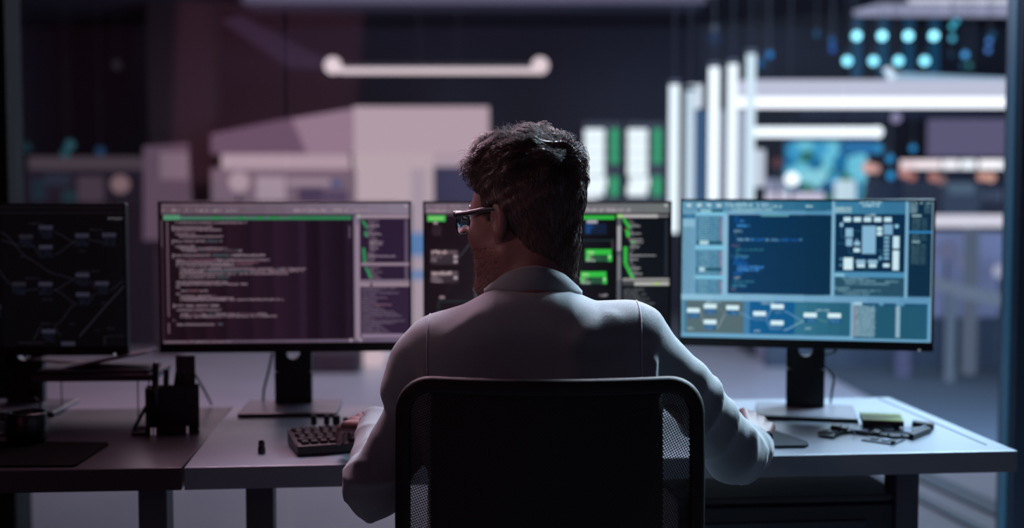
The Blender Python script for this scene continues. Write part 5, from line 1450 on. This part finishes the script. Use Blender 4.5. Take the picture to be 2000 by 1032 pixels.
# hanging bulbs
def bulb(label, px, py, Y, c, st, r, group=None, strip=None):
    t = thing('pendant_bulb', label, 'bulb', P(px, py, Y), 0, group)
    bm = bmesh.new(); bmesh.ops.create_uvsphere(bm, u_segments=12, v_segments=8, radius=r); obj('bulb', bm, glow('bulb%s%d' % (c[1:], int(st * 10)), c, st), t, True)
    bm = bmesh.new(); lathe(bm, [(0, r * .9), (r * .5, r * .9), (r * .4, r * 2), (0, r * 2)], 10); obj('socket', bm, DARKM, t)
    wire(t, 0, 0, r * 2, .003)
    return t
for px in (1673, 1723, 1774, 1824): bulb('cyan-white bulb in the upper row of four over the light beam', px, 70, 9.2, '#8fe2f4', 3., .032, 'upper row of cyan bulbs')
for px in (1655, 1706, 1755, 1806): bulb('cyan-white bulb in the lower row of four over the light beam', px, 119, 9.2, '#86dcf2', 2.6, .032, 'lower row of cyan bulbs')
for i, px in enumerate((1675, 1726, 1776, 1826)):
    tag(obj('wall_slat', pbox(px - 7, 36, px + 7, 152, 11.5, .05), mat('slat_blue', '#123a52', .6, em='#0e4a68', est=.55)), 'vertical dark teal slat on the far wall behind the rows of bulbs', 'slat', 'teal slats behind the bulbs')
LB = [(1595, 67, '#0f5a84', .8, .02, 'dim blue bulb alone before the rows of cyan bulbs'), (1625, 80, '#1f5e9c', 1, .022, 'upper blue bulb of the pair beside the rows'), (1626, 96, '#2a5cb0', 1, .022, 'lower blue bulb of the pair beside the rows'),
      (1503, 107, '#2a7ac4', 1.1, .025, 'blue bulb just beyond the tallest light tube'), (1485, 124, '#1a5a90', .8, .03, 'dim blue bulb touching the light beam'), (1868, 41, '#3aa0c0', 1.2, .02, 'teal bulb at the top of the small cluster'),
      (1860, 52, '#48b4cc', 1.2, .02, 'bright teal bulb in the small cluster'), (1860, 75, '#52b4d4', 1.2, .02, 'teal bulb below the small cluster'), (1885, 107, '#4a9ad8', 1.3, .024, 'blue bulb over the end of the light beam'),
      (1858, 108, '#1f4458', .8, .018, 'faint teal bulb beside the lower row'), (1893, 128, '#3a8a8c', .8, .018, 'faint green bulb over the light beam'), (1880, 130, '#245a7c', .7, .018, 'faint blue bulb beside the green one'), (1932, 80, '#4f84d0', 1.1, .02, 'upper violet-blue bulb of the right cluster'),
      (1930, 98, '#4f80cc', 1.1, .02, 'lower violet-blue bulb of the right cluster'), (1938, 68, '#1f5474', .9, .022, 'dim bulb crowning the right cluster'), (1986, 80, '#4f7fd0', 1., .02, 'upper blue bulb beside the partition post'), (1985, 99, '#426fb8', 1., .02, 'lower blue bulb beside the partition post'),
      (1395, 75, '#1c2c48', .9, .05, 'large faint navy lamp above the light tubes'), (1750, 230, '#8a84a6', .9, .04, 'lavender lamp under the light beam'), (1783, 290, '#2f80bc', 1.1, .025, 'blue lamp under the light beam'),
      (1717, 290, '#2f8ec0', 1., .028, 'blue lamp at the end of the short light bar'), (1738, 310, '#2a86c0', 1., .03, 'upper blue lamp of the far trio'), (1740, 343, '#2a8ac4', 1.1, .03, 'lower blue lamp of the far trio')]
for px, py, c, st, r, l in LB: bulb(l, px, py, 9.2, c, st * 1.15, r)

# top right ceiling structure
t = thing('ceiling_light', 'pale lavender ceiling light panel above the rows of cyan bulbs', 'ceiling light')
obj('diffuser', ppoly([(1668, 20), (1720, 6), (2100, 10), (2100, 32), (1672, 30)], 9.9, .05), glow('ceil_lavender', '#9698b4', 1), t)
obj('bright_strip', ppoly([(1775, -4), (2000, -4), (2000, 5), (1780, 4)], 9.8, .05), glow('ceil_white', '#dadcec', 1), t)

# far display wall: shrub/screen mottled cyan
t = thing('media_display', 'large mottled cyan and green display beyond the light tubes', 'display', P(1610, 330, 10.5)); o0 = t.location
obj('display_frame', rel(pbox(1530, 272, 1696, 402, 10.5, .1)), DARKM, t)
MD = bpy.data.materials.new('mottled_cyan'); MD.use_nodes = True; nt = MD.node_tree; nt.nodes.clear()
o_ = nt.nodes.new('ShaderNodeOutputMaterial'); e = nt.nodes.new('ShaderNodeEmission'); vo = nt.nodes.new('ShaderNodeTexVoronoi'); vo.inputs['Scale'].default_value = 9; tc = nt.nodes.new('ShaderNodeTexCoord')
cr = nt.nodes.new('ShaderNodeValToRGB'); cr.color_ramp.interpolation = 'CONSTANT'
els = [(0, '#1b6f9e'), (.2, '#6cc4dc'), (.4, '#2a6a58'), (.52, '#3f9cc8'), (.7, '#8ad2e0'), (.85, '#164a78')]
for k, (p, c) in enumerate(els):
    el = cr.color_ramp.elements[k] if k < 2 else cr.color_ramp.elements.new(p)
    el.position = p; el.color = (*lin(c), 1)
sx_ = nt.nodes.new('ShaderNodeSeparateColor'); nt.links.new(tc.outputs['Object'], vo.inputs['Vector']); nt.links.new(vo.outputs['Color'], sx_.inputs[0]); nt.links.new(sx_.outputs[0], cr.inputs['Fac']); nt.links.new(cr.outputs['Color'], e.inputs['Color']); e.inputs['Strength'].default_value = 1.0; nt.links.new(e.outputs[0], o_.inputs[0])
obj('display_face', rel(pbox(1535, 276, 1692, 398, 10.45, .04)), MD, t)
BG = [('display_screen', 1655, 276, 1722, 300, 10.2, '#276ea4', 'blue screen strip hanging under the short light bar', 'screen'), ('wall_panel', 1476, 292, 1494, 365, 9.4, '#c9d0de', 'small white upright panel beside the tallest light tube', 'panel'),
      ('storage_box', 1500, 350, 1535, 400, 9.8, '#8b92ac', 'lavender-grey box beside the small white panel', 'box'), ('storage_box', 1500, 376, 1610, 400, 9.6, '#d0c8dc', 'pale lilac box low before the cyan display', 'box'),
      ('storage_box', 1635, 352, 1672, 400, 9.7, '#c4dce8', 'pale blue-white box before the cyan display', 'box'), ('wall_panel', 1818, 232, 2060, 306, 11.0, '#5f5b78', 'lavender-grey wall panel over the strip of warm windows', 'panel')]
for nm, x0, y0, x1, y1, Y, c, l, cat in BG: tag(obj(nm, pbox(x0, y0, x1, y1, Y, .1, .01), glow('bg_' + c[1:], c, 1)), l, cat)  # boxes and panels glow in place of light falling on them
globe('white globe lamp before the cyan display', 1547, 350, 9.0, .055, '#f2fbff', 1.5)
globe('peach globe lamp beside the cyan display', 1695, 328, 9.0, .045, '#d9a49a', 1.0); globe('peach lamp at the start of the warm window strip', 1710, 330, 9.1, .035, '#d8a8a0', .9)
globe('copper globe lamp between small white panel and cyan display', 1518, 318, 9.0, .04, '#5a3a42', 1.0)
# warm strip of lit windows
a, b_ = P(1755, 331, 10.5), P(2120, 331, 10.5)
tag(obj('storage_cabinet', bx(a.x, b_.x, 10.5, 10.9, 0, a.z, .01), mat('tall_cabinet_dark', '#242636', .7)), 'tall dark cabinet below the row of white-lit displays', 'cabinet')
wx = [(1762, 1788, '#e2ccd0'), (1792, 1838, '#ecdce0'), (1845, 1872, '#f2eef4'), (1880, 1906, '#eef0f6'), (1916, 1952, '#fbf6f8'), (1956, 1966, '#e6e6ee'), (1970, 1990, '#c8d0e0')]
for i, (x0, x1, c) in enumerate(wx):
    tag(obj('lit_display', pbox(x0, 313, x1, 330, 10.6, .05), glow('lit%d' % i, c, 1.3)), 'small white-lit display window in the bright far strip', 'display', 'white-lit displays in the far strip')
for i, (px, py, c) in enumerate(((1766, 338, '#c48e8a'), (1780, 345, '#a86e66'), (1823, 346, '#b47c72'), (1838, 352, '#8a6a6a'), (1918, 345, '#cf9a8c'), (1935, 347, '#d8a494'))):
    globe('small orange-pink globe lamp under the bright far strip', px, py, 10.2, .038, c, 1.0)['group'] = 'orange-pink lamps under the far strip'
# dusky furniture row
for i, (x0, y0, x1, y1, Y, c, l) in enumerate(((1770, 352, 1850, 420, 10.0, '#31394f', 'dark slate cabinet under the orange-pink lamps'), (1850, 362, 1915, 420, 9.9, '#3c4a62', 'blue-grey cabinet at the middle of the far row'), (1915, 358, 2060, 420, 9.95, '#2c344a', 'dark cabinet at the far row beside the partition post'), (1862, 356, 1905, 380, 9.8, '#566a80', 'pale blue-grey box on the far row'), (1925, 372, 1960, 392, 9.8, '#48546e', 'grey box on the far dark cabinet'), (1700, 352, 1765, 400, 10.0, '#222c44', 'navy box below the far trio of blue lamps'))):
    tag(obj('storage_cabinet' if i < 3 else 'storage_box', pbox(x0, y0, x1, y1, Y, .2, .02), glow('row%d' % i, c, .85)), l, 'cabinet' if i < 3 else 'box')  # row furniture glows with its lit colours
# white bar beside the monitor
t = thing('light_bar', 'white horizontal light bar beside the edge of the blue-screened monitor', 'light', P(1900, 432, 8.5)); o0 = t.location
obj('tube', rel(pbox(1700, 420, 2060, 444, 8.5, .08, .02)), glow('bar_white2', '#d4d0de', 1.1), t)
p = P(1898, 440, 8.56) - o0
bm = bmesh.new(); cyl(bm, (p.x, p.y, p.z), (p.x, p.y, -o0.z), .05, n=12); obj('post', bm, glow('post_bar', '#596478', .9), t)
# lavender counter mass and railing
t = thing('reception_counter', 'lavender-grey counter beyond the glass beside the blue-screened monitor', 'counter')
obj('counter_front', bx(P(1500, 560, 9.0).x, P(2080, 560, 9.0).x, 9.0, 9.4, 0, P(1900, 455, 9.0).z), mat('counter_lavender', '#66667a', .7, em='#3e4052', est=.6), t)  # front glows faintly for the light on it
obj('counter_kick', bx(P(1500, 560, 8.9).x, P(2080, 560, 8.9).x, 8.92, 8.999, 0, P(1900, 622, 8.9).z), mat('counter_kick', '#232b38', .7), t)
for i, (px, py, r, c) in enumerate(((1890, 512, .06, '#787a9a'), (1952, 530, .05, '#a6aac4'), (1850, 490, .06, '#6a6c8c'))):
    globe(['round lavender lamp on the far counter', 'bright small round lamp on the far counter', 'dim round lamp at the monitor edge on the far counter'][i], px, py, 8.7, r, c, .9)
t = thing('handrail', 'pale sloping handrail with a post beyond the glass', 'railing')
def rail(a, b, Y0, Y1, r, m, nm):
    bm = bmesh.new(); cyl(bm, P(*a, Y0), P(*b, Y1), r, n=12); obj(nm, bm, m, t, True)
RM = glow('rail_pale', '#66748a', 1)  # rail and posts are emissive, room light put into their colour
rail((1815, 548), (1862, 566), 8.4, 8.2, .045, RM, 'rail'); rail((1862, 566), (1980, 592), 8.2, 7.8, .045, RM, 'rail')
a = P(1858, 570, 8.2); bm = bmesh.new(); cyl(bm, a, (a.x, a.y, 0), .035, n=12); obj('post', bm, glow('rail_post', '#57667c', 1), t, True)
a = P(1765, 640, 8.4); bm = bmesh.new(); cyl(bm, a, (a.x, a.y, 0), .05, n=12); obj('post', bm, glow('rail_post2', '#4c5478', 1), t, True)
# upper right dark soffit band and teal edge
tag(obj('trim_7', pbox(1560, 212, 2100, 232, 11.2, .1), mat('soffit_navy', '#1c2234', .8)), kind='structure')

# ------------------------------------------------------------------ ADDED LIGHTS (unseen area lights, not fixtures of the room)
def area(name, loc, tgt, size, power, col, sy=None, spread=180):
    l = bpy.data.lights.new(name, 'AREA'); l.energy = power; l.color = lin(col) if isinstance(col, str) else col
    l.spread = math.radians(spread); l.shape = 'RECTANGLE'; l.size = size; l.size_y = sy or size
    o = bpy.data.objects.new(name, l); COL.objects.link(o); o.location = loc
    o.rotation_euler = (Vector(tgt) - Vector(loc)).to_track_quat('-Z', 'Y').to_euler()
    return o
area('lamp_key_right', (1.5, 3.55, 2.3), (1.12, 2.78, .74), .7, 21, (.52, .77, 1.0), spread=75)  # added to brighten the desk top
area('lamp_back_left', (-.75, 3.5, 2.25), (-.12, 2.1, 1.0), .5, 2.7, (1.0, .62, .80), spread=45)
area('lamp_back_mid', (.35, 3.5, 2.35), (.08, 2.1, 1.15), .5, 4.2, (.84, .84, 1.0), spread=40)  # backlights added for the rim on jacket and hair
area('lamp_back_right', (1.35, 3.3, 2.0), (.25, 2.1, .95), .4, 6.0, (.62, .84, 1.0), spread=36)
area('lamp_desk_left', (-.7, 3.7, 2.4), (-.5, 2.75, .74), .8, 2.6, (1.0, .58, .74), spread=80)
area('lamp_face_side', (-1.1, 1.9, 1.6), (-.05, 2.12, 1.25), .3, .16, (1.0, .62, .66), spread=40)  # faint light added for the face
area('lamp_fill_left', (-1.6, -.6, 1.9), (-.3, 2.2, .8), 1.2, 2.4, (1.0, .30, .50))  # added fill behind the camera, reddens the dark side
area('lamp_fill_right', (1.8, -.4, 1.8), (.3, 2.2, .9), 1.2, 2.0, (.50, .66, 1.0))  # added cool fill behind the camera
area('lamp_floor_right', (1.6, 7.6, 2.9), (1.6, 7.6, 0), 3.2, 170, (.58, .78, 1.0), 3)  # floor pair added to brighten the far floor
area('lamp_floor_left', (-1.4, 7.6, 2.9), (-1.4, 7.6, 0), 3.0, 52, (1.0, .74, .88), 3)
area('lamp_wall_left', (-2.4, 6.5, .4), (-2.2, 12.5, 2.6), 3.5, 52, (1.0, .27, .46))  # wall pair added to tint the far wall and ceiling
area('lamp_wall_mid', (2.4, 6.0, .4), (2.4, 12.5, 2.5), 2.5, 260, (.42, .64, 1.0))

w = bpy.data.worlds.new('World'); S.world = w; w.use_nodes = True
bgn = w.node_tree.nodes['Background']; bgn.inputs['Color'].default_value = (.02, .02, .03, 1); bgn.inputs['Strength'].default_value = .3

# ------------------------------------------------------------------ camera
cam = bpy.data.cameras.new('camera'); co_ = bpy.data.objects.new('camera', cam); COL.objects.link(co_)
cam.sensor_width = 36; cam.lens = 36 * F / 2000; cam.clip_start = .05
co_.location = (0, 0, CZ); co_.rotation_euler = (PI / 2 - PITCH, 0, 0)
cam.dof.use_dof = True; cam.dof.focus_distance = 2.12; cam.dof.aperture_fstop = 1.7
S.camera = co_
S.view_settings.view_transform = 'Standard'; S.view_settings.look = 'None'
S.cycles.use_denoising = True; S.cycles.max_bounces = 6; S.cycles.transparent_max_bounces = 12
S.cycles.sample_clamp_indirect = 4.0
